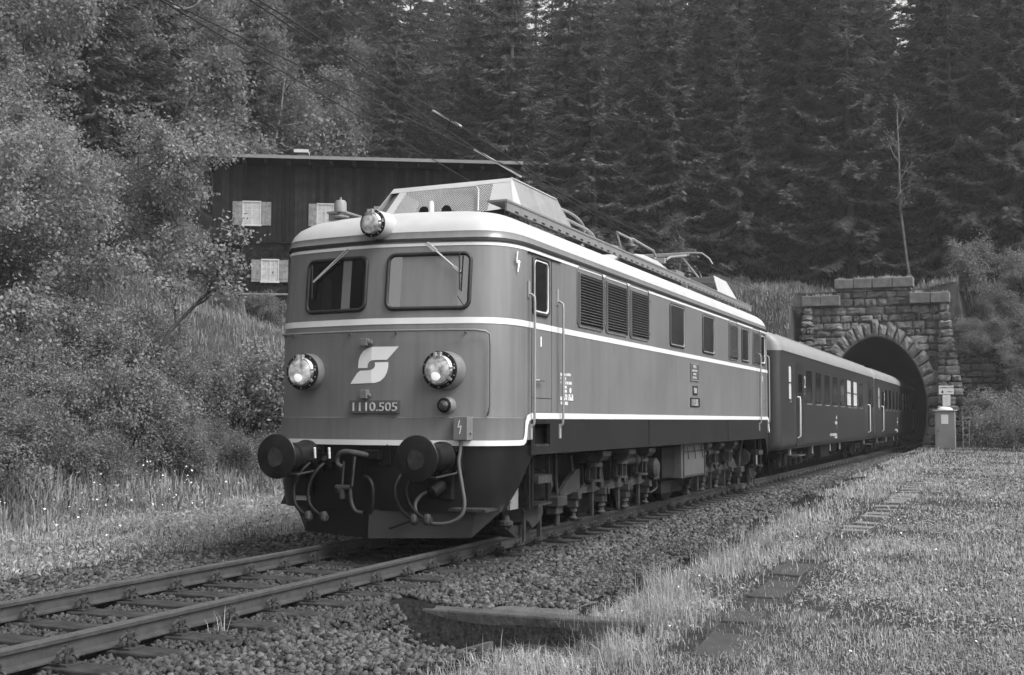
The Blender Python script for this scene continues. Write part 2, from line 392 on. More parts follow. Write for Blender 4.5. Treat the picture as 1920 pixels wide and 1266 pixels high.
while yy < 62:
    if k == 0: root = sl
    else:
        root = sl.copy(); COL.objects.link(root)
        for ch in (body0, f1, f2): c = ch.copy(); COL.objects.link(c); c.parent = root
    root.location = (random.uniform(-.02, .02), yy, -.17); root.rotation_euler = (0, 0, random.uniform(-.01, .01))
    if yy < 0.2: root['label'] = 'dark timber sleeper lying open in front of the locomotive'; root['group'] = 'open sleepers in front of the locomotive'
    else: root['label'] = 'timber sleeper whose end shows beneath the train'; root['group'] = 'sleepers beneath the train'
    k += 1; yy += PITCH

# ------------------------------------------------------------------ locomotive
LEN = 16.6; W = 1.53
PLAN = [(0,0),(.35,.035),(.67,.085),(.95,.135),(1.15,.185),(1.28,.245),(1.38,.33),(1.45,.44),(1.495,.58),(1.52,.75),(1.53,1.0)]
def rake(z): return .10*max(0, z-2.45)
def proud(z): return .03 if z < 1.475 else 0
def plan_y(x):
    x = min(abs(x), 1.53)
    for (a, b), (c, d) in zip(PLAN, PLAN[1:]):
        if x <= c: return b+(d-b)*(x-a)/(c-a)
    return 1.0
def yf(x, z): return plan_y(x)+rake(z)
def outline(z, off=0., y_from=None):
    """closed outline, counter clockwise from rear left, offset outwards by off"""
    hw = [(x, y) for x, y in PLAN]; P = []
    r = rake(z)
    front = [(-x, y) for x, y in hw[::-1]]+hw[1:]
    F2 = [(x, y+r) for x, y in front]; B2 = [(-x, LEN-y) for x, y in F2]
    ys = [2, 4, 6, 8.3, 10.6, 12.6, 14.6]
    P = F2+[(W, y) for y in ys]+B2+[(-W, y) for y in ys[::-1]]
    n = len(P); O = []
    for i, (x, y) in enumerate(P):
        a = Vector(P[i-1]); b = Vector(P[(i+1) % n]); t = (b-a).normalized(); nrm = Vector((t.y, -t.x)); O.append((x+nrm.x*off, y+nrm.y*off))
    return O
def band(z0, z1, off, zs=None, mb=None):
    mb = mb or MB(); zs = zs or [z0, z1]; rows = []
    for z in zs:
        o = outline(z, off); rows.append([(x, y, z) for x, y in o]+[(o[0][0], o[0][1], z)])
    return mb.grid(rows)
loco = thing('electric_locomotive', 'grey electric locomotive with light roof and white lines leading the train', 'locomotive', (0, LEN/2, 0))
# painted shell
mb = band(1.47, 3.5, 0, [1.47, 1.9, 2.45, 2.9, 3.5]); body = mb.build('body', m_paint, loco, smooth=40)
# lower front valance: only around both ends
def end_strip(z0, z1, off, ylim, m, name, rows=None, rear=True, parent=loco, zz=None):
    mb = MB()
    for flip in ((0, 1) if rear else (0,)):
        pts = [(-x, y) for x, y in PLAN[::-1]]+PLAN[1:]
        pts = [(-W, ylim)]+pts+[(W, ylim)]
        R = []
        for z in (zz or (z0, z1)):
            row = []
            for i, (x, y) in enumerate(pts):
                a = Vector(pts[max(i-1, 0)]); b = Vector(pts[min(i+1, len(pts)-1)]); t = (b-a).normalized(); nx_, ny_ = t.y, -t.x
                X_, Y_ = x+nx_*off, y+ny_*off+rake(z)
                row.append((X_, LEN-Y_ if flip else Y_, z))
            R.append(row)
        mb.grid(R)
    return mb.build(name, m, parent, smooth=40)
end_strip(1.2, 1.49, .028, 1.0, m_paint, 'front_valance', zz=(1.49, 1.475, 1.2)) if False else None
mbv = MB()
def strip_rows(offs_z, ylim_fn, flips=(0, 1)):
    mb = MB()
    for flip in flips:
        R = []
        for off, z in offs_z:
            yl = ylim_fn(z); pts = [(-x, y) for x, y in PLAN[::-1] if y < yl-.02]+[p for p in PLAN[1:] if p[1] < yl-.02]
            # resample to the same number of points
            full = [(-W, yl)]+[(-x, y) for x, y in PLAN[::-1]]+PLAN[1:]+[(W, yl)]
            row = []
            for i, (x, y) in enumerate(full):
                y = min(y, yl); a = Vector(full[max(i-1, 0)]); b = Vector(full[min(i+1, len(full)-1)]); t = b-a
                t = t.normalized() if t.length > 1e-6 else Vector((0, 1)); X_, Y_ = x+t.y*off, y-t.x*off+rake(z)
                row.append((X_, LEN-Y_ if flip else Y_, z))
            R.append(row)
        mb.grid(R)
    return mb
for fl_ in (0, 1): strip_rows([(0, 1.492), (.034, 1.484), (.03, 1.47), (.03, 1.235)], lambda z: 1.02, (fl_,)).build('front_valance', m_paint, loco, smooth=40)
# white lines
band(2.545, 2.615, .006).build('white_line', m_stripe, loco, smooth=40, label='broad white line running round the body at window height')
band(3.44, 3.475, .006).build('white_line', m_stripe, loco, smooth=40, label='thin white line under the gutter')
for fl_ in (0, 1): strip_rows([(.036, 1.175), (.036, 1.235)], lambda z: .70, (fl_,)).build('white_line', m_stripe, loco, smooth=40, label='white line round the lower edge of the cab end')
for sx in (1, -1):      # jog up to the side line and along the side
    mb = MB()
    for fy in (0, 1):
        yy_ = (lambda v: LEN-v) if fy else (lambda v: v); X_ = sx*(W+.036)
        a = [(.66, 1.175), (.76, 1.18), (.83, 1.21), (.86, 1.27), (.885, 1.40), (.93, 1.455), (1.02, 1.475), (1.12, 1.478)]
        b = [(.66, 1.235), (.735, 1.24), (.765, 1.265), (.785, 1.32), (.81, 1.45), (.87, 1.52), (.98, 1.545), (1.12, 1.548)]
        mb.grid([[(sx*(1.505+.036 if y < .7 else W+.036), yy_(y), z) for y, z in a], [(sx*(1.505+.036 if y < .7 else W+.036), yy_(y), z) for y, z in b]])
    mb.grid([[(sx*(W+.036), 1.12, 1.478), (sx*(W+.036), LEN-1.12, 1.478)], [(sx*(W+.036), 1.12, 1.548), (sx*(W+.036), LEN-1.12, 1.548)]])
    mb.build('white_line', m_stripe, loco, label='white line stepping up at the corner and running along the skirt')
# skirt (dark frame) along the sides
mb = MB()
for sx in (1, -1):
    x0 = sx*(W+.006); x1 = sx*(W+.032)
    mb = MB()
    for ya, yb in ((1.0, 1.12), (1.62, 5.92), (5.92, 11.5), (11.5, LEN-1.0)):
        mb.box(min(x0, x1)-.02, max(x0, x1), ya, yb, 1.06, 1.476)
    mb.box(min(x0, x1)-.02, max(x0, x1), 1.12, 1.62, 1.06, 1.16); mb.box(min(x0, x1)-.02, max(x0, x1), 1.12, 1.62, 1.42, 1.476)
    sk_ = mb.build('side_skirt', m_skirt, loco)
    for ys_ in (5.92, 11.5):
        a_, b_ = sorted((sx*(W+.032), sx*(W+.038))); MB().box(a_, b_, ys_-.012, ys_+.012, 1.08, 1.46).build('skirt_joint', m_black, sk_)
mb = MB()
for sx in (1, -1):
    mb.box(min(sx*1.2, sx*1.5), max(sx*1.2, sx*1.5), 1.12, 1.62, 1.15, 1.165); mb.box(min(sx*1.16, sx*1.2), max(sx*1.16, sx*1.2), 1.1, 1.64, 1.1, 1.46)
mb.build('foot_hole', m_black, loco)
mb = MB()
for i in range(9): mb.box(1.40, 1.56, 1.15+i*.05, 1.18+i*.05, 1.166, 1.18)
mb.box(1.38, 1.565, 1.13, 1.61, 1.155, 1.168); mb.build('foot_step', m_under2, loco)
# black apron under the front, wrapping the corners and running out under the cab
def apron(flip):
    mb = MB(); pts = [(-x, y) for x, y in PLAN[::-1]]+PLAN[1:]; pts = [(-W, 1.25)]+pts+[(W, 1.25)]
    R = []
    for z in (1.176, 1.05, .9, .7, .55, .44):
        ylim = .42+ (z-.44)*1.15 if z > .44 else .42; xl = 1.53-.02*(1.176-z)
        R.append([((x if y < ylim else x)*(xl/1.53)*(1 if z > .7 else 1-.035*(.7-z)/.26), (LEN-min(y, ylim) if flip else min(y, ylim)), z) for x, y in pts])
    return mb.grid(R).build('front_apron', m_apron, loco, smooth=50)
apron(0); apron(1)
mb = MB(); mb.box(-1.45, 1.45, .55, LEN-.55, 1.10, 1.35); mb.build('main_frame', m_black, loco)
MB().add([(-1.49,.6,1.47),(1.49,.6,1.47),(1.49,LEN-.6,1.47),(-1.49,LEN-.6,1.47)],[(0,1,2,3)]).build('floor', m_black, loco)
# plow: halves coloured dark and light for the shading of its facets
for flip in (0, 1):
    fy = (lambda v: LEN-v) if flip else (lambda v: v)
    for s, m_ in ((-1, m_apron), (1, m_plow_lit)):
        P = [(0, -.02, .45), (s*1.16, .33, .45), (s*1.42, .75, .53), (s*1.12, .30, .15), (0, -.04, .13)]
        if s < 0: P = [(0, -.02, .45), (-1.0, .28, .45), (-1.36, .55, .5), (-1.0, .26, .15), (0, -.04, .13)]
        MB().prism([(x, fy(y), z) for x, y, z in P], (0, .02 if not flip else -.02, 0)).build('rail_guard_plate', m_, loco, label='half of the guard plate over the rails painted lighter as its lit facet' if s > 0 else None)
# gutter + roof
mb = band(3.495, 3.53, .022, [3.495, 3.515, 3.53]); mb.build('gutter', m_rubber, loco, smooth=60)
RP = [(3.53, .0, .03), (3.56, .012, .0), (3.60, .02, .0), (3.61, .02, 0), (3.68, .045, .0), (3.76, .10, 0), (3.83, .19, 0), (3.885, .31, 0), (3.925, .46, 0), (3.955, .66, 0), (3.985, .95, 0), (4.0, 1.25, 0)]
def roof_ring(z, ins):
    P = [(-x, y) for x, y in PLAN[::-1]]+PLAN[1:]; k = (W-ins*(1 if ins < 1.3 else 1))/W
    fr = [(x*k, (y*(.9 if ins < .3 else .8))+.10+ins*1.15) for x, y in P]
    ys = [2.6, 5, 8.3, 11.6, 14]
    full = fr+[(W*k, y) for y in ys]+[(-x, LEN-y) for x, y in fr]+[(-W*k, y) for y in ys[::-1]]
    return full
def roofmesh(prof, cap, name, m_):
    mb = MB(); R = []
    for z, ins, _ in prof:
        r = roof_ring(z, ins); R.append([(x, y, z) for x, y in r]+[(r[0][0], r[0][1], z)])
    mb.grid(R)
    if cap:
        r = R[-1]; n = (len(r)-1)//2; last = len(mb.v)-len(r)
        mb.f.append(tuple(last+i for i in range(len(r)-1)))
    return mb.build(name, m_, loco, smooth=40)
roofmesh(RP[:4], False, 'cant_rail', m_paint)
roofmesh(RP[3:], True, 'roof', m_roof)
# rubber line between stripe and gutter / vertical seams
MB().box(-.002, .002, -.003, .0, 1.5, 1.52).build('centre_seam', m_paint, loco)
# front windows
def window_front(x0, x1, z0, z1, m_g, lab):
    P = rrect(x0, x1, z0, z1, .085, 5); t = MB()
    o = t.tube([(x, yf(x, z)-.012, z) for x, z in P], .024, 8, closed=True).build('windscreen', m_rubber, loco, smooth=60, label=lab)
    xm = (x0+x1)/2
    # pane lies on the plane of its facet
    ya, yb = yf(x0, 2.5), yf(x1, 2.5)
    def yp(x, z): return ya+(yb-ya)*(x-x0)/(x1-x0)+.10*(z-2.45)-.016
    MB().add([(x, yp(x, z), z) for x, z in P], [tuple(range(len(P)))]).build('pane', m_g, o)
    return o, yp
wl_, ypl = window_front(-.97, -.12, 2.72, 3.335, m_glassd, 'dark windscreen showing the cab inside')
wr_, ypr = window_front(.16, 1.12, 2.72, 3.345, m_glassr, 'bright windscreen mirroring sky and wires')
MB().add([(x, ypl(x, z)-.002, z) for x, z in ((-.76, 2.75), (-.6, 2.75), (-.62, 3.08), (-.66, 3.12), (-.74, 3.12))], [(0, 1, 2, 3, 4)]).build('cab_door_seen_inside', mat('cab_interior_grey', .012, .3), wl_)
def wiper(p0, p1, blade):
    mb = MB(); off = Vector((0, -.05, 0))
    a, b = Vector(p0), Vector(p1); side = Vector((.028, 0, -.012))
    mb.tube([a, b], .009, 6); mb.tube([a+side, b+side*.4], .005, 6); mb.obox(a+(b-a)*.12, (b-a)*.14, (.02, 0, .012), (0, .012, 0))
    mb.obox(b-(b-a)*.1, (b-a)*.09, (.014, 0, .008), (0, .01, 0)); o = mb.build('wiper', mat('wiper_grey_metal', .5, .4, var=.1), loco)
    q = Vector(blade); MB().tube([b+Vector((0, -.012, 0))-q, b+Vector((0, -.012, 0))+q], .009, 5).build('wiper_blade', m_rubber, o)
wiper((-.41, yf(-.41, 3.42)-.05, 3.43), (-.88, yf(-.88, 3.1)-.05, 3.08), (0, 0, .20))
wiper((.63, yf(.63, 3.42)-.05, 3.46), (1.02, yf(1.02, 3.15)-.05, 3.13), (0, 0, .21))
# front handrail
mb = MB(); hx = [(-1.50, .62), (-1.3, .2), (-1.05, .1), (-.67, .03), (0, -.055), (.67, .03), (1.0, .09), (1.22, .15)]
P = [(x, y-.02, 2.465) for x, y in hx]+[(1.32, .2, 2.455), (1.365, .225, 2.42), (1.37, .235, 2.3), (1.37, .235, 1.62), (1.35, .235, 1.54), (1.33, .26, 1.52)]
mb.tube(P, .013, 8)
for x in (-1.15, -.3, .3, 1.1): mb.cyl((x, yf(x, 2.46)-.045, 2.46), (x, yf(x, 2.46)+.01, 2.435), .011, 6)
mb.build('front_handrail', m_paint, loco, smooth=50)
# lamps
def lamp(x, z, r, label, yo=None, housing=.17, m_h=m_paint, dirv=(0, -1, 0), lens_m=None):
    y0 = (yf(x, z) if yo is None else yo)
    mb = MB(); mb.ring([(-.12, r*1.34), (housing*.55, r*1.30), (housing*.8, r*1.2), (housing, r*1.14)], (x, y0, z), dirv, 32)
    o = mb.build('headlight', m_h, loco, smooth=40, label=label); yy2 = y0-housing
    t = MB(); t.ring([(-.01, r*1.26), (.012, r*1.28), (.02, r*1.22), (.024, r*1.04)], (x, yy2, z), dirv, 32); t.build('lamp_ring', m_black, o, smooth=50)
    t = MB(); t.ring([(.0, r*1.05), (.05, r*1.03), (.062, r*.94)], (x, yy2, z), dirv, 32, cap=False); t.build('lamp_rim', m_chrome, o, smooth=50)
    t = MB(); t.ring([(.05, r*.96), (.066, r*.78), (.074, r*.4), (.076, .002)], (x, yy2, z), dirv, 24, cap=False)
    gl = t.build('lamp_glass', lens_m, o, smooth=80)
    t = MB()
    for k in range(10):
        a = k*2*math.pi/10+.3; t.cyl((x+math.cos(a)*r*1.17, yy2-.018, z+math.sin(a)*r*1.17), (x+math.cos(a)*r*1.17, yy2-.026, z+math.sin(a)*r*1.17), .008, 6)
    for a in (1.42, 1.78): t.box(x+math.cos(a)*r*1.02-.012, x+math.cos(a)*r*1.02+.012, yy2-.075, yy2-.02, z+math.sin(a)*r*1.0-.03, z+math.sin(a)*r*1.0+.035)
    for a in (0.1, -.6): t.obox((x+math.cos(a)*r, yy2-.05, z+math.sin(a)*r), (math.cos(a)*.035, 0, math.sin(a)*.035), (0, .012, 0), (-math.sin(a)*.012, 0, math.cos(a)*.012))
    t.build('lamp_clip', m_rail_hand, o)
    return o
def lensmat(name, e0, e1):
    """lamp glass: glossy, bright patches put in as faint emission"""
    m = mat(name, .34, .12, var=.7, scale=11, coat=1, detail=2); nt = m.node_tree; b = nt.nodes['Principled BSDF']
    tc = nt.nodes.new('ShaderNodeTexCoord'); no = nt.nodes.new('ShaderNodeTexNoise'); no.inputs['Scale'].default_value = 8; no.inputs['Detail'].default_value = 2
    nt.links.new(tc.outputs['Object'], no.inputs['Vector']); mr = nt.nodes.new('ShaderNodeMapRange'); mr.inputs['From Min'].default_value = .42; mr.inputs['From Max'].default_value = .6
    mr.inputs['To Min'].default_value = e0; mr.inputs['To Max'].default_value = e1; nt.links.new(no.outputs['Fac'], mr.inputs['Value']); nt.links.new(mr.outputs[0], b.inputs['Emission Strength'])
    b.inputs['Emission Color'].default_value = (1, 1, 1, 1); return m
m_lens_glow = lensmat('lamp_glass_glow', .0, .10); m_top = lensmat('top_lamp_glass', .0, .05)
m_highlight = bpy.data.materials.new('lens_highlight'); m_highlight.use_nodes = True
b_ = m_highlight.node_tree.nodes['Principled BSDF']; b_.inputs['Emission Color'].default_value = (1, 1, 1, 1); b_.inputs['Emission Strength'].default_value = .13
for x, lab in ((-.885, 'round headlight on the bush side'), (.885, 'round headlight on the meadow side')):
    o = lamp(x, 2.015, .165, lab, lens_m=m_lens_glow)
    yb = yf(x, 2)-.17-.071
    MB().ring([(0, .06), (.003, .05), (.005, .02)], (x-.015, yb, 1.955), (0, -1, 0), 20).build('lens_highlight_spot', m_highlight, o, smooth=80)  # glowing disc: bright lower spot of the lens put in as emission
o = lamp(.02, 3.70, .125, 'round top headlight over the windscreens', yo=.12, housing=.17, m_h=m_roof, lens_m=m_top)
mb = MB(); mb.ring([(-.05, .1), (.05, .095), (.08, .075)], (.9, yf(.9, 1.62), 1.625), (0, -1, 0), 20)
mk = mb.build('marker_lamp', m_paint, loco, smooth=50, label='small dark marker lamp under the headlight')
MB().ring([(0, .082), (.02, .082), (.03, .066)], (.9, yf(.9, 1.62)-.08, 1.625), (0, -1, 0), 20).build('lamp_ring', m_black, mk)
MB().ring([(.02, .064), (.04, .05), (.05, .01)], (.9, yf(.9, 1.62)-.08, 1.625), (0, -1, 0), 16).build('lamp_glass', mat('red_marker_glass', .05, .1, coat=1), mk, smooth=70)
# emblem: stylised S
def L2(p): # sketch units -> front plane
    return (-.29+(p[0]-612)*(.62/293), 2.29-(p[1]-33)*(.42/222))
top = [(905,33),(760,33),(722,42),(695,58),(675,85),(665,115),(662,160),(722,160),(724,138),(735,122),(752,114),(775,112),(838,112)]
bot = [(845,126),(768,127),(770,148),(762,163),(746,172),(725,175),(676,176),(656,190),(612,255),(770,250),(800,240),(823,218),(838,188),(845,155)]
mb = MB()
for sh in (top, bot):
    pr = [L2(p) for p in sh]; pts = []
    # split at the prow so each half lies on its facet
    def clip(poly, s):
        out = []
        for i in range(len(poly)):
            a, b = poly[i-1], poly[i]; ia, ib = a[0]*s >= 0, b[0]*s >= 0
            if ia != ib: t = a[0]/(a[0]-b[0]); out.append((0., a[1]+(b[1]-a[1])*t))
            if ib: out.append(b)
        return out
    for s in (-1, 1):
        c = clip(pr, s)
        if len(c) > 2: mb.prism([(x, yf(x, z)-.005, z) for x, z in c], (0, .003, 0))
mb.build('front_emblem', m_white, loco, label='white S-shaped railway emblem on the front')
npl = MB().box(-.27, .35, -.03, .035, 1.535, 1.68).build('number_plate', m_plate, loco)
text_mb('1110.505', .098, (-.252, -.036, 1.56), (1, 0, 0), (0, 0, 1), .012, 1.17, .0).build('plate_numerals', m_letter, npl)
mb = MB(); mb.box(-.12, -.03, -.07, .03, 2.30, 2.385); mb.cyl((-.03, -.03, 2.34), (.02, -.03, 2.34), .028, 10); mb.build('lamp_bracket', m_paint, loco, bevel=.008)
mb = MB(); mb.box(-.12, -.03, -.065, .03, 1.70, 1.80); mb.cyl((-.03, -.02, 1.74), (.0, -.02, 1.74), .022, 10); mb.build('lamp_bracket', m_paint, loco, bevel=.008)
# electric socket with cable
mb = MB(); mb.box(1.02, 1.19, .02, .2, 1.24, 1.5); mb.cyl((.99, .1, 1.32), (1.21, .1, 1.32), .016, 8); sk = mb.build('heating_socket', m_paint, loco, bevel=.02)
def bolt_mark(mb, P, thick, fn):
    P = [Vector(p) for p in P]
    for a, b in zip(P, P[1:]):
        d = (b-a).normalized(); n = Vector((-d.y, d.x))*thick; q = [a-n, b-n, b+n, a+n]; mb.add([fn(*v) for v in q], [(0, 1, 2, 3)])
mb = MB(); bolt_mark(mb, [(1.10, 1.46), (1.08, 1.38), (1.12, 1.40), (1.10, 1.31)], .006, lambda x, z: (x, .016, z)); mb.build('lightning_mark', m_white, sk)
mb = MB(); bolt_mark(mb, [(.665, 3.40), (.63, 3.27), (.70, 3.29), (.665, 3.16)], .012, lambda y, z: (W+.004-.012*(1 if y < .7 else 0)+.001, y, z)); mb.build('lightning_mark', m_white, loco)
mb = MB(); P = [(1.10, .06, 1.24), (1.10, .03, 1.1), (1.11, -.02, .98), (1.17, -.06, .75), (1.22, -.1, .55), (1.19, -.14, .42), (1.05, -.17, .345), (.85, -.18, .34), (.7, -.16, .40), (.63, -.12, .52), (.66, -.06, .62), (.75, 0, .68), (.82, .05, .70)]
def smoothpath(P, k=5):
    P = [Vector(p) for p in P]; out = []
    for i in range(len(P)-1):
        p0, p1, p2, p3 = P[max(i-1, 0)], P[i], P[i+1], P[min(i+2, len(P)-1)]
        for j in range(k):
            t = j/k; out.append(.5*((2*p1)+(p2-p0)*t+(2*p0-5*p1+4*p2-p3)*t*t+(3*p1-p0-3*p2+p3)*t**3))
    out.append(P[-1]); return out
mb.tube(smoothpath(P), .021, 10).build('heating_cable', mat('grey_cable', 0.06, .5, var=.2, spec=.3), sk, smooth=60)
mb = MB(); mb.box(.70, .98, .08, .16, .58, .98); mb.cyl((.86, .1, .74), (.80, -.06, .66), .07, 14); mb.cyl((.9, .1, .86), (.86, .0, .88), .05, 12); mb.cyl((.72, .1, .88), (.66, .0, .84), .04, 12)
mb.box(.62, .8, .02, .1, .84, .87); mb.build('jumper_coupling', m_under, loco, bevel=.008)
# buffers
for x, lab in ((-.875, 'round worn buffer on the bush side'), (.875, 'round worn buffer on the meadow side')):
    for fl in (0, 1):
        fy = (lambda v: LEN-v) if fl else (lambda v: v); dv = (0, -1 if not fl else 1, 0)
        b0 = MB().box(x-.23, x+.23, min(fy(.05), fy(.12)), max(fy(.05), fy(.12)), .86, 1.16)
        for i in (-1, 1):
            for j in (-1, 1): b0.cyl((x+i*.18, fy(.05), 1.01+j*.11), (x+i*.18, fy(.015), 1.01+j*.11), .022, 6)
        bo = b0.build('buffer', m_black, loco, bevel=.01, label=lab if not fl else None)
        MB().ring([(0, .175), (.04, .175), (.05, .155), (.30, .145), (.31, .15), (.33, .15), (.34, .12), (.53, .115)], (x, fy(.06), 1.05), dv, 28).build('buffer_sleeve', m_skirt, bo, smooth=40)
        n_ = 32; t = MB(); t.ring([(0, .1), (.02, .16), (.04, .245), (.052, .252), (.063, .245), (.078, .16), (.085, .06), (.086, .002)], (x, fy(-.52), 1.05), dv, 40)
        t.build('buffer_plate', m_buf, bo, smooth=40)
        rw_ = random.Random(int(x*100)); wp = [(x+.0+math.cos(a_*math.pi/10)*.105*rw_.uniform(.8, 1.15), fy(-.6065), 1.05-.01+math.sin(a_*math.pi/10)*.115*rw_.uniform(.8, 1.15)) for a_ in range(20)]; wp = [tuple((Vector(wp[i])*2+Vector(wp[i-1])+Vector(wp[(i+1) % 20]))/4) for i in range(20)]
        MB().prism(wp, (0, -.0 if fl else -.0008, 0)).build('worn_patch', mat('worn_buffer_steel', .023, .45, var=.7, scale=16), bo)
        if not fl: MB().tube([(x-.1, -.02, .88), (x-.1, -.3, .84), (x+.1, -.3, .84), (x+.22, -.06, .88), (x+.24, .02, .93)], .012, 6).build('grab_iron', m_under2, bo)
# coupling hook, brake hoses
mb = MB(); mb.box(-.16, .26, .0, .1, .93, 1.2); mb.box(-.02, .16, -.12, .04, 1.02, 1.12)
for i in (-.12, .0, .12, .22):
    for j in (.96, 1.17): mb.cyl((i, .0, j), (i, -.02, j), .016, 6)
mb.build('coupling_plate', m_black, loco, bevel=.006)
mb = MB(); mb.tube(smoothpath([(.02, -.1, 1.06), (-.1, -.2, 1.09), (-.2, -.24, 1.10), (-.27, -.25, 1.06), (-.28, -.25, .97), (-.22, -.25, .93)]), [.036]*6+[.034]*10+[.028]*10, 8)
mb.tube([(-.22, -.22, 1.0), (-.23, -.23, .72)], .015, 6); mb.tube([(-.08, -.22, 1.05), (-.10, -.24, .72)], .016, 6)
mb.cyl((-.3, -.24, .70), (-.12, -.24, .70), .035, 10); mb.cyl((-.22, -.24, .70), (-.22, -.24, .58), .04, 10); mb.ring([(0, .02), (.02, .05), (.05, .05), (.07, .02)], (-.25, -.28, .68), (0, 1, 0), 10)
mb.tube(smoothpath([(-.12, -.24, .68), (-.10, -.25, .55), (-.04, -.26, .45), (.04, -.24, .43)]), .022, 8)
mb.build('coupling_hook', m_under2, loco, smooth=50)
MB().tube(smoothpath([(-.02, -.1, .82), (.06, -.14, .8), (.12, -.16, .7), (.12, -.16, .5), (.08, -.15, .42)]), .024, 8).build('coupling_link', m_hose, loco, smooth=60)
for x, xe in ((-.79, -.62), (-.60, -.42), (.52, .74), (.66, .90)):
    if x < 0: P = [(x+.06, .04, 1.02), (x+.05, -.1, .96), (x, -.2, .86), (x-.06, -.24, .70), (x-.03, -.27, .52), (xe-.1, -.29, .42), (xe, -.3, .37)]
    else: P = [(x-.02, .04, .95), (x-.08, -.1, .85), (x-.1, -.2, .70), (x-.04, -.24, .55), (xe-.16, -.27, .44), (xe-.04, -.28, .38)]
    h_ = MB().tube(smoothpath(P), .021, 10).build('brake_hose', m_hose, loco, smooth=60)
    e = Vector(P[-1]); t = MB(); t.ring([(-.06, .035), (-.02, .05), (.03, .045), (.05, .03)], e, (.2, -.3, -1), 10); t.ring([(-.02, .03), (.05, .03)], e, (1, 0, 0), 8); t.build('hose_coupling', m_under2, h_)
    if x < 0:
        t = MB(); c0 = Vector(P[0]); t.box(c0.x-.05, c0.x+.05, -.06, .1, c0.z-.05, c0.z+.06); t.cyl(c0+Vector((0, -.04, -.1)), c0+Vector((0, -.14, 0)), .04, 10); t.build('brake_cock', m_black, h_)
        t = MB(); t.tube([c0+Vector((.04, -.1, 0)), c0+Vector((.05, -.13, .12))], .014, 6); t.build('cock_handle', m_white, h_)
mb = MB(); mb.box(-1.08, -.86, .1, .16, .52, .72); mb.build('white_bracket', mat('pale_bracket', .4, .6), loco)
mb = MB(); mb.box(-1.06, -.82, .03, .13, .58, .80); mb.box(-1.1, -.86, .0, .05, .78, .82); mb.build('step_bracket', m_black, loco)
mb = MB(); mb.box(.98, 1.42, .0, .34, .46, .485)
for i in range(10): mb.box(1.0+i*.042, 1.02+i*.042, .0, .3, .485, .495)
mb.build('front_step', m_under2, loco)
MB().tube([(.38, -.25, .27), (.62, -.2, .36)], .012, 5).build('pin_lever', m_black, loco)
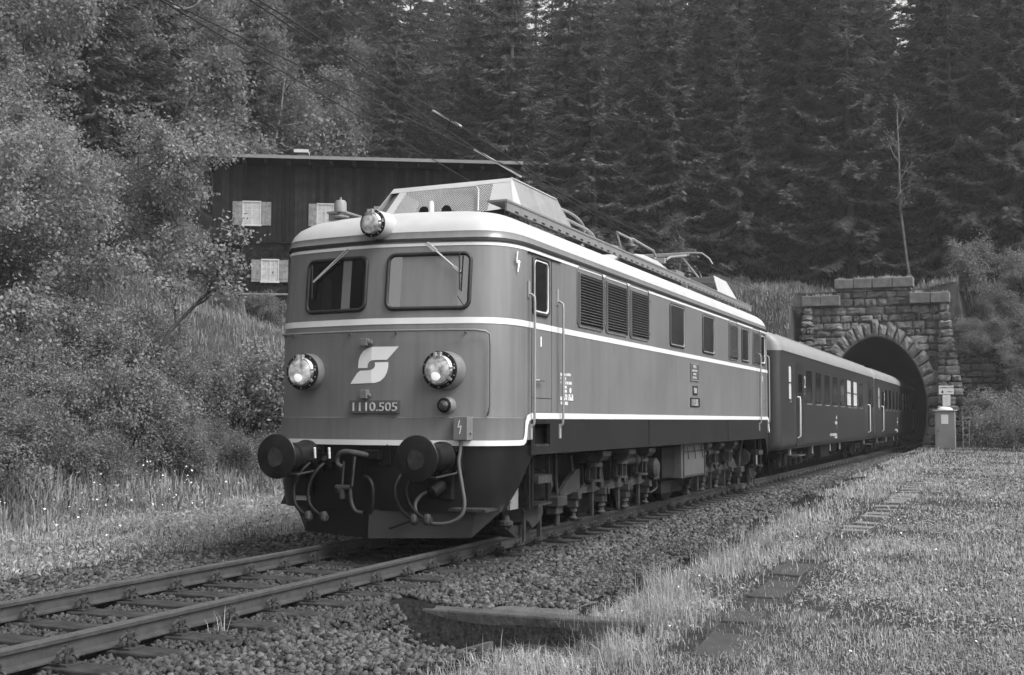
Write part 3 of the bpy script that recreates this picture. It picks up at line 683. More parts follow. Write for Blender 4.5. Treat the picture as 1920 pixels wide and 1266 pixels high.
# cab door, handrails, side windows and louvres on both sides
def side(x, off): return x*(W+off)
for sx in (1, -1):
    for fl in (0, 1):
        fy = (lambda v: LEN-v) if fl else (lambda v: v)
        dm = MB()      # door outline as a thin panel standing slightly proud
        a, b = sorted((fy(1.08), fy(1.74)))
        dm.box(*sorted((side(sx, -.01), side(sx, .004))), a, b, 1.56, 2.53); 
        door = dm.build('cab_door', m_paint, loco)
        for (p, q) in ((a, a+.008), (b-.008, b)):
            MB().box(*sorted((side(sx, .001), side(sx, .006))), p, q, 1.56, 3.42).build('door_gap', m_skirt, door)
        P = rrect(*sorted((fy(1.10), fy(1.62))), 2.72, 3.385, .08)
        fr = MB().tube([(side(sx, .006), y, z) for y, z in P], .022, 8, closed=True).build('cab_window', m_rubber, door, smooth=60)
        P2 = rrect(a+.045, a+.045+.45 if not fl else b-.045, 2.745, 3.36, .07)
        P2 = rrect(min(fy(1.13), fy(1.59)), max(fy(1.13), fy(1.59)), 2.75, 3.355, .07)
        MB().tube([(side(sx, .012), y, z) for y, z in P2], .012, 6, closed=True).build('window_frame', m_stripe, door, smooth=60)
        P3 = rrect(min(fy(1.15), fy(1.57)), max(fy(1.15), fy(1.57)), 2.77, 3.335, .055)
        MB().add([(side(sx, .010), y, z) for y, z in P3], [tuple(range(len(P3)))]).build('pane', m_glassd, door)
        MB().tube([(side(sx, .005), fy(1.18), 1.93), (side(sx, .05), fy(1.2), 1.93), (side(sx, .05), fy(1.36), 1.93)], .012, 6).build('handle', m_chrome, door)
        MB().box(*sorted((side(sx, .004), side(sx, .008))), *sorted((fy(1.36), fy(1.39))), 2.34, 2.46).build('key_plate', m_white, door)
        MB().box(*sorted((side(sx, .001), side(sx, .006))), *sorted((fy(1.08), fy(1.74))), 1.72, 1.728).build('door_gap', m_skirt, door)
        for yv in (.98, 1.95):
            zt = 2.93
            mb = MB(); mb.tube([(side(sx, .005), fy(yv), zt), (side(sx, .04), fy(yv), zt), (side(sx, .075), fy(yv), zt-.03), (side(sx, .08), fy(yv), zt-.1), (side(sx, .08), fy(yv), 1.5), (side(sx, .075), fy(yv), 1.42), (side(sx, .04), fy(yv), 1.39)], .015, 8)
            mb.box(*sorted((side(sx, .0), side(sx, .012))), fy(yv)-.03, fy(yv)+.03, zt-.04, zt+.16); mb.box(*sorted((side(sx, .03), side(sx, .045))), fy(yv)-.03, fy(yv)+.03, 1.24, 1.42)
            mb.build('side_handrail', m_rail_hand, loco, smooth=50)
    # louvres
    for (a, b, big) in ((2.73, 3.71, 1), (3.89, 4.86, 1), (5.04, 5.98, 1), (11.78, 12.5, 0), (14.16, 14.86, 0)):
        if sx < 0: a, b = LEN-b, LEN-a
        mb = MB(); P = rrect(a-.05, b+.05, 2.68, 3.50-.03, .09); O = [(side(sx, .008), y, z) for y, z in P]
        fr = MB().tube(O, .008, 6, closed=True).build('louvre_panel', m_paint, loco, smooth=60)
        MB().box(*sorted((side(sx, -.0), side(sx, .006))), a, b, 2.72, 3.385).build('louvre_opening', m_black if big else m_skirt, fr)
        mb = MB(); n_ = 17 if big else 19
        for i in range(n_):
            z = 2.735+i*(.64/n_)
            y0_, y1_ = a-.0, b+.0
            c = Vector((side(sx, .026), (a+b)/2, z+.013)); mb.obox(c, (sx*.012, 0, -.004) if big else (sx*.018, 0, -.010), (0, (b-a)/2, 0), (sx*.001, 0, .0035) if big else (sx*.004, 0, .006))
        for i in (a, b): mb.box(*sorted((side(sx, 0), side(sx, .03))), i-.012, i+.012, 2.71, 3.39)
        for z in (2.8, 3.3): mb.cyl((side(sx, .0), b+.045, z), (side(sx, .035), b+.045, z), .018, 6)
        mb.build('slats', m_paint, fr)
    for (a, b) in ((7.28, 8.22), (9.55, 10.46), (12.98, 13.7)):
        if sx < 0: a, b = LEN-b, LEN-a
        P = rrect(a, b, 2.70, 3.395, .07)
        fr = MB().tube([(side(sx, .004), y, z) for y, z in P], .018, 8, closed=True).build('side_window', m_rubber, loco, smooth=60)
        P = rrect(a+.02, b-.02, 2.72, 3.375, .05)
        MB().tube([(side(sx, .010), y, z) for y, z in P], .010, 6, closed=True).build('window_frame', m_rail_hand, fr)
        MB().add([(side(sx, .008), y, z) for y, z in P], [tuple(range(len(P)))]).build('pane', m_glasss, fr)
    mb = MB(); mb.box(*sorted((side(sx, .0), side(sx, .02))), .95, 2.05, 3.425, 3.437); mb.build('door_rain_strip', m_rubber, loco)
# plates and lettering on the visible side
def plate(y0, y1, z0, z1, lines, m_p=m_plate, frame=True):
    o = MB().box(W-.002, W+.014, y0, y1, z0, z1).build('maker_plate', m_p, loco)
    if frame:
        t = MB(); e = .014
        t.box(W+.014, W+.02, y0, y1, z0, z0+e); t.box(W+.014, W+.02, y0, y1, z1-e, z1); t.box(W+.014, W+.02, y0, y0+e, z0+e, z1-e); t.box(W+.014, W+.02, y1-e, y1, z0+e, z1-e); t.build('plate_rim', m_cage, o)
    t = MB()
    for txt, h, yy_, zz_, sxx in lines:
        m_ = text_mb(txt, h, (W+.015, yy_, zz_), (0, 1, 0), (0, 0, 1), .006, sxx, .002); t.add(m_.v, m_.f)
    t.build('plate_lettering', m_letter, o); return o
plate(8.62, 9.24, 2.16, 2.46, [('WIEN', .05, 8.78, 2.385, 1.3), ('LOKOMOTIV', .035, 8.72, 2.32, 1.3), ('FABRIK', .035, 8.8, 2.26, 1.3), ('ELEKTRO', .035, 8.76, 2.2, 1.3)])
plate(8.80, 9.12, 1.91, 2.07, [('ÖBB', .09, 8.83, 1.945, .9)], m_skirt, False)
plate(8.62, 9.28, 1.70, 1.86, [('1110.505', .115, 8.66, 1.722, .80)], m_skirt, False)
t = MB()
for txt, h, yy_, zz_ in (('Eigen Nr. 0-074-3', .035, 2.05, 2.02), ('<  100  Z', .035, 2.05, 1.968), ('<  108  D 24.10.06', .035, 2.05, 1.915), ('100', .035, 2.2, 1.862), ('108', .035, 2.2, 1.81), ('30 t   NE   20', .035, 2.22, 1.757)):
    m_ = text_mb(txt, h, (W+.005, yy_, zz_), (0, 1, 0), (0, 0, 1), .002, 1.08, .001); t.add(m_.v, m_.f)
for txt, h, yy_, zz_ in (('REV Gr 8  11.06.02', .04, 2.05, 1.715), ('VON ABG', .04, 2.06, 1.655)):
    m_ = text_mb(txt, h, (W+.005, yy_, zz_), (0, 1, 0), (0, 0, 1), .002, 1.05, .002); t.add(m_.v, m_.f)
t.ring([(0, .032), (.004, .032)], (W+.002, 2.42, 1.84), (1, 0, 0), 14)
t.build('side_inscription', m_white, loco)
MB().box(W+.0, W+.004, 2.02, 2.55, 1.70, 2.065).build('inscription_field', mat('inscription_grey', .13, .5), loco)
# roof walkway boards
for sx in (1, -1):
    a, b = sorted((sx*1.20, sx*1.225)); mb = MB(); mb.box(a, b, 1.05, 15.6, 3.955, 4.06); mb.box(*sorted((sx*.98, sx*1.235)), 1.02, 15.63, 4.06, 4.085)
    w_ = mb.build('roof_walkway', m_walk, loco)
    y = 1.3
    while y < 15.4: MB().box(*sorted((sx*1.225, sx*1.23)), y, y+.10, 3.965, 3.985).build('drain_slot', m_black, w_); y += .3
# roof cages
def lerp(a, b, t): return Vector(a)+(Vector(b)-Vector(a))*t
def cage(flip):
    fy = (lambda v: LEN-v) if flip else (lambda v: v)
    V_ = lambda x, y, z: Vector((x, fy(y), z))
    fbl, fbr, ftl, ftr = V_(-.98, 1.50, 3.95), V_(1.15, 1.45, 4.06), V_(-.76, 1.92, 4.50), V_(.93, 1.88, 4.52)
    rbl, rbr, rtl, rtr = V_(-1.15, 3.75, 4.0), V_(1.15, 3.75, 4.0), V_(-.97, 3.4, 4.5), V_(.97, 3.4, 4.5)
    th = .012
    top = MB(); n1 = Vector((0, 0, -.02))
    top.prism([ftl, ftr, lerp(ftr, rtr, .12), lerp(ftl, rtl, .12)], n1); c = top.build('cage_hood', m_roof, loco, label='light hood with a mesh front behind the top headlight' if not flip else 'light hood at the far end of the roof')
    # frames of the front face
    t = MB()
    def bar(a, b, w): t.tube([a, b], w, 6)
    for (a, b) in ((lerp(fbr, fbl, .02), lerp(ftr, ftl, .02)),):
        P = [fbr, lerp(fbr, fbl, .17), lerp(ftr, ftl, .14), ftr]; t.prism(P, (0, .015 if not flip else -.015, 0))
    P = [lerp(fbr, fbl, .84), lerp(fbr, fbl, .90), lerp(ftr, ftl, .92), lerp(ftr, ftl, .86)]; t.prism(P, (0, .015 if not flip else -.015, 0))
    P = [lerp(ftl, fbl, .13), lerp(ftr, fbr, .13), ftr, ftl]; t.prism([p+Vector((0, -.004 if not flip else .004, 0)) for p in P], (0, .012 if not flip else -.012, 0))
    t.build('hood_frame', m_roof, c)
    # expanded metal mesh between the frames
    t = MB(); A0, A1, B0, B1 = lerp(fbr, fbl, .84), lerp(fbr, fbl, .17), lerp(ftr, ftl, .86), lerp(ftr, ftl, .14)
    def uv(u, v): return lerp(lerp(A0, A1, u), lerp(B0, B1, u), v)
    nu, nv = 34, 9
    def seg(p, q): 
        d = (q-p); n = d.cross(Vector((0, 1, .3))).normalized()*.0055; t.add([p-n, q-n, q+n, p+n], [(0, 1, 2, 3)])
    for i in range(nu):
        for j in range(nv):
            u0, v0, du, dv_ = i/nu, j/nv*.9, 1/nu, .9/nv
            p = uv(u0, v0+dv_/2); seg(p, uv(u0+du/2, v0)); seg(p, uv(u0+du/2, v0+dv_)); p = uv(u0+du, v0+dv_/2); seg(p, uv(u0+du/2, v0)); seg(p, uv(u0+du/2, v0+dv_))
    t.build('mesh_screen', mat('mesh_paint', .3, .5), c)
    t = MB(); t.prism([lerp(A0, B0, 0)+Vector((0, .5 if not flip else -.5, -.15)), lerp(A1, B1, 0)+Vector((0, .5 if not flip else -.5, -.15)), B1+Vector((0, .35 if not flip else -.35, -.05)), B0+Vector((0, .35 if not flip else -.35, -.05))], (0, .02, 0)); t.build('hood_bulkhead', mat('bulkhead_grey', 0.02, .6, var=.5, scale=3), c)
    # louvred left cheek, grey side panels
    t = MB()
    L0, L1, L2_, L3 = lerp(fbr, fbl, .90), fbl+Vector((-.12, .25 if not flip else -.25, 0)), ftl+Vector((-.06, .12 if not flip else -.12, 0)), lerp(ftr, ftl, .92)
    for k in range(7):
        u = k/7; a_, b_, = lerp(L0, L1, u), lerp(L3, L2_, u); t.prism([a_, lerp(L0, L1, u+.07), lerp(L3, L2_, u+.07), b_], (0, .05 if not flip else -.05, 0))
    t.build('cheek_louvre', m_walk, c)
    for s in (1, -1):
        q = [fbr, rbr, rtr, ftr] if s > 0 else [fbl, rbl, rtl, ftl]
        a_, b_ = lerp(q[0], q[1], .13), lerp(q[3], q[2], .03); n_ = Vector((-.014*s, 0, .004))
        MB().prism([q[0], a_, b_, q[3]], n_).build('hood_cheek', m_roof, c)
        MB().prism([a_, q[1], q[2], b_], n_).build('hood_side_panel', m_cage, c, label='weathered grey sloping side panel with scraped paint')
    for s in (1,):
        t = MB(); t.tube([ftr+Vector((.005, 0, 0)), rtr+Vector((.005, 0, 0))], .012, 6); t.tube([rtr, rbr], .012, 6); t.build('hood_edge', m_roof, c)
    t = MB(); q0, q1, q2 = uv(.93, .0), uv(.87, .75), uv(.50, .82); off = Vector((0, -.06 if not flip else .06, 0)); t.tube([q0+off, lerp(q0, q1, .9)+off, q1+Vector((-.03, 0, .02))+off, q2+off], .011, 6); t.build('hood_handle', m_roof, c)
    return c
cage(0); 
def rear_hood():
    # seen from its open end
    fb, ft, rt, rb = (1.15, 11.6, 4.0), (.97, 12.9, 4.5), (.97, 14.1, 4.5), (1.15, 14.85, 4.0)
    c = MB().prism([(-.97, 13.2, 4.5), (.97, 13.2, 4.5), (.97, 14.1, 4.5), (-.97, 14.1, 4.5)], (0, 0, -.015)).build('cage_hood', m_roof, loco)
    for s in (1, -1):
        MB().prism([(s*1.15, 12.7, 4.0), (s*.97, 12.95, 4.5), (s*.97, 14.1, 4.5), (s*1.15, 14.85, 4.0)], (-.014*s, 0, 0)).build('hood_side_panel', m_roof, c)
    t = MB(); t.prism([(-.97, 12.95, 4.48), (.97, 12.95, 4.48), (.97, 13.25, 4.51), (-.97, 13.25, 4.51)], (0, 0, -.015)); t.box(-.9, .9, 13.3, 13.35, 4.0, 4.3); t.build('hood_frame', m_cage, c)
rear_hood()
# raised white roof casing between the hoods
t = MB(); prof = [(6.15, 3.99), (6.35, 4.12), (7.5, 4.27), (8.4, 4.27), (9.3, 4.18), (10.15, 4.02)]
for (x0_, x1_, s_) in ((-1.0, 1.02, 1),):
    R = [[(1.08, y, 3.97), (1.02, y, z-.02), (.9, y, z), (-.9, y, z), (-1.02, y, z-.02), (-1.08, y, 3.97)] for y, z in prof]; t.grid(R)
t.build('roof_casing', m_roof, loco, smooth=30)
# air horns and bell shaped whistle on the roof
for x, y in ((.02, 1.3), (.32, 1.32)):
    MB().ring([(0, .07), (.03, .05), (.12, .025), (.35, .02)], (x, y-.05, 4.04), (0, 1, .05), 16).build('air_horn', m_black, loco, smooth=60)
MB().ring([(0, .035), (.13, .035), (.17, .02)], (.17, 1.15, 3.98), (0, 0, 1), 12).build('aerial_stub', m_stripe, loco, smooth=60)
MB().ring([(-.05, .02), (.03, .03), (.06, .105), (.075, .105), (.09, .03), (.12, .03), (.125, .075), (.24, .072), (.27, .055), (.275, .015), (.31, .012)], (-.80, .62, 3.86), (0, 0, 1), 20).build('whistle', m_cage, loco, smooth=50)
# insulators, busbars, pantograph
def insul(x, y, z0, h, n, r=.1):
    prof = [(0, r*.5)]
    for i in range(n): a = h*(i+.2)/n; prof += [(a, r*.5), (a+h*.25/n, r), (a+h*.4/n, r*.95), (a+h*.55/n, r*.5)]
    prof += [(h, r*.45), (h+.02, r*.45), (h+.05, r*.3)]
    MB().ring(prof, (x, y, z0), (0, 0, 1), 16).build('insulator', m_insul, loco, smooth=50)
insul(.5, 8.42, 4.27, .36, 2, .16); insul(.5, 7.65, 4.27, .12, 1, .13); insul(.5, 10.0, 4.15, .34, 2, .15); insul(.5, 12.62, 4.0, .60, 8, .085); insul(-.4, 8.4, 4.27, .3, 2, .14)
mb = MB(); mb.tube(smoothpath([(.5, 3.4, 4.58), (.5, 4.4, 4.62), (.5, 5.2, 4.64), (.5, 5.7, 4.60), (.5, 5.92, 4.52), (.5, 5.97, 4.44)], 4), .022, 8)
mb.build('pantograph_horn', m_rail_hand, loco, smooth=60)
mb = MB(); mb.tube([(.5, 3.5, 4.42), (.5, 5.0, 4.52), (.5, 6.1, 4.50), (.5, 6.35, 4.46), (.5, 6.55, 4.38), (.5, 7.6, 4.42)], .024, 8)
mb.tube([(.5, 7.93, 4.42), (.5, 7.68, 4.69), (.5, 8.4, 4.68), (.5, 8.6, 4.70), (.5, 9.96, 4.66), (.5, 10.2, 4.5), (.5, 10.6, 4.2)], .022, 8)
mb.build('busbar', m_rail_hand, loco, smooth=60)
def panto(y0, zb):
    mb = MB()
    bow = [(-1.0, y0, zb-.26), (-.93, y0, zb-.14), (-.78, y0, zb-.02), (-.6, y0, zb), (.6, y0, zb), (.78, y0, zb-.02), (.93, y0, zb-.14), (1.0, y0, zb-.26)]
    mb.tube(bow, .018, 8); mb.box(-.5, .5, y0-.05, y0+.05, zb-.05, zb-.01)
    p = mb.build('pantograph', m_rail_hand, loco, smooth=50)
    for s in (-1, 1):
        MB().tube([(s*.45, y0, zb-.05), (s*.55, y0-1.7, zb-.30), (s*.6, y0-2.2, zb-.42)], .024, 6).build('pantograph_arm', m_rail_hand, p)
        MB().tube([(s*.35, y0, zb-.08), (s*.5, y0+1.2, zb-.5)], .02, 6).build('pantograph_arm', m_rail_hand, p)
    MB().box(-.62, .62, y0-2.4, y0-2.3, zb-.5, zb-.4).build('pantograph_base', m_rail_hand, p)
panto(12.7, 4.97)
mb = MB(); mb.box(-.9, .9, 10.9, 11.0, 3.98, 4.12); mb.box(.55, .75, 10.7, 11.3, 3.98, 4.38); mb.ring([(0, .09), (.35, .09), (.4, .05)], (.2, 11.4, 3.98), (0, 0, 1), 14); mb.build('roof_equipment', m_walk, loco)
# ---- running gear
for s in (0, 1):
    for yw in ((2.45, 4.8, 7.0) if not s else (LEN-2.45, LEN-4.8, LEN-7.0)):
        for sx in (1, -1):
            w_ = MB().ring([(-.02, .64), (.03, .66), (.035, .695), (.06, .69), (.065, .62), (.12, .62), (.125, .675), (.145, .67), (.15, .55), (.10, .5), (.10, .2), (.18, .18), (.22, .12)], (sx*.68, yw, .672), (sx, 0, 0), 40)
            w_.build('wheel', m_under, loco, smooth=35)
        MB().cyl((-.7, yw, .67), (.7, yw, .67), .1, 12).build('axle', m_black, loco)
    y0_ = 1.35 if not s else LEN-8.1
    mb = MB()
    for sx in (1, -1):
        mb.box(*sorted((sx*.98, sx*1.06)), y0_+.2, y0_+6.6, .72, 1.0)
    mb.box(-1.0, 1.0, y0_+.6, y0_+6.2, .5, .9); mb.build('bogie_frame', m_under, loco)
rs = random.Random(5)
def gear(y, sx, kind, s):
    """axlebox with hangers, brake blocks, sand pipe around an axle at y"""
    X0 = sx*1.06; X1 = sx*1.28
    mb = MB()
    # bell crank bracket under the sill
    mb.box(*sorted((sx*1.24, sx*1.50)), y-.20, y+.16, .97, 1.035); mb.prism([(sx*1.50, y-.20, .97), (sx*1.50, y+.16, .97), (sx*1.44, y+.14, .90), (sx*1.44, y-.18, .90)], (-sx*.2, 0, 0))
    mb.tube([(sx*1.5, y-.24, 1.04), (sx*1.55, y-.18, 1.20), (sx*1.55, y+.10, 1.22)], .008, 5)
    a = mb.build('step_bracket', m_under2, loco, bevel=.004)
    mb = MB()    # coil spring pot with rods
    mb.ring([(0, .13), (.05, .13), (.06, .11), (.10, .11)], (sx*1.30, y-.03, .82), (0, 0, 1), 14)
    for k in range(7): an = k*math.pi*2/7; mb.cyl((sx*1.30+math.cos(an)*.1, y-.03+math.sin(an)*.1, .64), (sx*1.30+math.cos(an)*.1, y-.03+math.sin(an)*.1, .83), .012, 6)
    mb.ring([(0, .12), (.03, .12)], (sx*1.30, y-.03, .61), (0, 0, 1), 14); mb.build('spring_cage', m_under2, loco)
    mb = MB()    # leaf spring and stepped saddle
    for k in range(6):
        L_ = .52-.075*k; mb.box(*sorted((sx*1.10, sx*1.22)), y-L_, y+L_, .47+k*.022, .49+k*.022)
    mb.prism([(sx*1.24, y-.5, .46), (sx*1.24, y+.3, .46), (sx*1.24, y+.22, .62), (sx*1.24, y+.0, .62), (sx*1.24, y-.14, .56), (sx*1.24, y-.32, .53), (sx*1.24, y-.5, .51)], (-sx*.1, 0, 0))
    mb.build('leaf_spring', m_under2, loco)
    for dy in (-.58, .58):
        mb = MB()
        mb.box(*sorted((sx*1.12, sx*1.30)), y+dy-.07, y+dy+.07, .40, .50); mb.box(*sorted((sx*1.13, sx*1.26)), y+dy-.06, y+dy+.06, .29, .385); mb.ring([(0, .05), (.03, .06), (.05, .035), (.10, .035), (.11, .055), (.15, .05), (.16, .03), (.2, .025)], (sx*1.2, y+dy, .10+.02), (0, 0, 1), 12)
        mb.tube([(sx*1.22, y+dy, .5), (sx*1.18, y+dy-.05, .98)], .024, 8)
        mb.build('spring_hanger', m_under2, loco, bevel=.004)
    mb = MB(); mb.box(*sorted((sx*.98, sx*1.2)), y-.17, y+.17, .50, .86); mb.ring([(0, .15), (.05, .15), (.07, .1)], (sx*1.18, y, .67), (sx, 0, 0), 18); mb.build('axle_box', m_under, loco, bevel=.01)
    mb = MB()
    mb.box(*sorted((sx*1.15, sx*1.19)), y+.26, y+.33, .10, .46); mb.box(*sorted((sx*.85, sx*1.19)), y+.28, y+.31, .1, .14); mb.tube([(sx*1.16, y-.7, .12), (sx*1.16, y+.3, .10)], .008, 5)
    mb.build('guard_iron', m_under2, loco)
for sx in (1, -1):
    for yw in (4.05, 5.28, 6.35, LEN-4.05, LEN-5.28, LEN-6.35): gear(yw, sx, 0, 0)
    for fl in (0, 1):
        fy = (lambda v: LEN-v) if fl else (lambda v: v)
        mb = MB()   # ladder steps under the cab door
        for z, dx in ((.80, 0), (.47, 0)):
            mb.box(*sorted((sx*1.30, sx*1.52)), *sorted((fy(1.34), fy(1.80))), z-.09 if z > .6 else z-.02, z)
            for i in range(8): mb.box(*sorted((sx*1.30, sx*1.525)), *sorted((fy(1.36+i*.055), fy(1.38+i*.055))), z, z+.012)
        mb.build('cab_step', m_under2, loco)
        for yv in (1.20, 1.30, 1.83): MB().box(*sorted((sx*1.42, sx*1.46)), *sorted((fy(yv), fy(yv+.035))), .42, 1.1).build('step_hanger', m_under, loco)
        mb = MB()
        mb.tube([(sx*1.5, fy(1.74), 1.1), (sx*1.5, fy(1.74), .8)], .009, 6)
        mb.build('step_hanger', m_under, loco)
        mb = MB(); mb.prism([(sx*1.34, fy(1.28), .42), (sx*1.34, fy(1.95), .42), (sx*1.34, fy(1.95), .30), (sx*1.34, fy(1.82), .22), (sx*1.34, fy(1.6), .16), (sx*1.34, fy(1.5), .24), (sx*1.34, fy(1.40), .28), (sx*1.34, fy(1.40), .02), (sx*1.34, fy(1.34), .02), (sx*1.34, fy(1.34), .36)], (-sx*.03, 0, 0)); mb.box(*sorted((sx*1.28, sx*1.33)), *sorted((fy(1.9), fy(1.94))), .03, .36)
        mb.build('guard_iron', m_under2, loco)
        mb = MB(); 
        for k in range(8): mb.box(*sorted((sx*1.08, sx*1.26)), *sorted((fy(.98+.04*k), fy(1.9-.03*k))), .20-.018*k, .213-.018*k)
        mb.ring([(0, .05), (.04, .09), (.08, .09), (.1, .05), (.15, .04)], (sx*1.22, fy(1.05), .20), (0, 0, 1), 12); mb.build('leaf_spring', m_under2, loco)
        mb = MB(); mb.box(*sorted((sx*1.28, sx*1.32)), *sorted((fy(.95), fy(1.2))), .42, .68); mb.build('deflector_plate', m_walk, loco)
        mb = MB(); mb.ring([(-.03, .19), (.03, .19)], (sx*1.2, fy(2.15), .66), (0, 1, 0), 24); mb.build('sandbox_lid', m_under2, loco)
        MB().tube([(sx*1.3, fy(2.5), 1.05), (sx*1.26, fy(2.62), .75), (sx*1.26, fy(2.68), .5)], .026, 8).build('sand_pipe', m_under2, loco)
        mb = MB(); mb.box(*sorted((sx*1.14, sx*1.34)), *sorted((fy(2.5), fy(2.85))), .36, .48); mb.box(*sorted((sx*1.16, sx*1.3)), *sorted((fy(2.55), fy(2.8))), .26, .355); mb.cyl((sx*1.24, fy(2.72), .1), (sx*1.24, fy(2.72), .27), .04, 10); mb.build('spring_hanger', m_under2, loco, bevel=.006)
        mb = MB(); mb.prism([(sx*1.24, fy(2.85), .44), (sx*1.24, fy(3.62), .52), (sx*1.24, fy(3.62), .80), (sx*1.24, fy(3.45), .78), (sx*1.24, fy(3.3), .72), (sx*1.24, fy(3.1), .64), (sx*1.24, fy(2.95), .55), (sx*1.24, fy(2.85), .52)], (-sx*.06, 0, 0)); mb.build('spring_saddle', m_under2, loco)
        # brake cylinder, flange pump
        mb = MB(); mb.ring([(0, .06), (.45, .06), (.46, .1), (.58, .1)], (sx*1.30, fy(5.45), .85), (0, -1 if fl else 1, 0), 14); mb.build('brake_cylinder', m_under2, loco, smooth=40)
        mb = MB(); mb.ring([(-.08, .1), (.0, .16), (.12, .16), (.16, .1)], (sx*1.25, fy(7.0), .7), (sx, 0, 0), 18); mb.box(*sorted((sx*1.1, sx*1.3)), *sorted((fy(7.1), fy(7.45))), .50, .78); mb.tube(smoothpath([(sx*1.25, fy(7.4), .5), (sx*1.25, fy(7.45), .35), (sx*1.2, fy(7.2), .28)]), .015, 6); mb.build('gear_case', m_under2, loco, bevel=.012)
    # battery box between the bogies
    mb = MB(); mb.box(*sorted((sx*1.05, sx*1.42)), 8.45, 10.2, .46, 1.05); bb = mb.build('battery_box', mat('battery_box_grey', .07, .5, var=.2, scale=4, streak=.3), loco, bevel=.01)
    t = MB()
    for y in (8.55, 10.1): t.box(*sorted((sx*1.42, sx*1.435)), y-.03, y+.03, .46, 1.05)
    t.box(*sorted((sx*1.42, sx*1.432)), 8.6, 10.05, .9, .93); t.box(*sorted((sx*1.42, sx*1.432)), 8.6, 10.05, .47, .5)
    for y in (8.8, 9.3, 9.85): t.tube([(sx*1.43, y, 1.0), (sx*1.445, y, .9), (sx*1.44, y+.06, .78)], .009, 5)
    t.build('box_latch', m_under2, bb)
    mb = MB(); mb.box(*sorted((sx*.7, sx*1.2)), 7.9, 9.3, .22, .42); mb.box(*sorted((sx*.5, sx*1.3)), 7.6, 8.4, .5, 1.0); mb.build('equipment_box', m_under, loco)
MB().box(-1.0, 1.0, 7.5, 9.1, .35, 1.05).build('transformer_tank', m_black, loco)

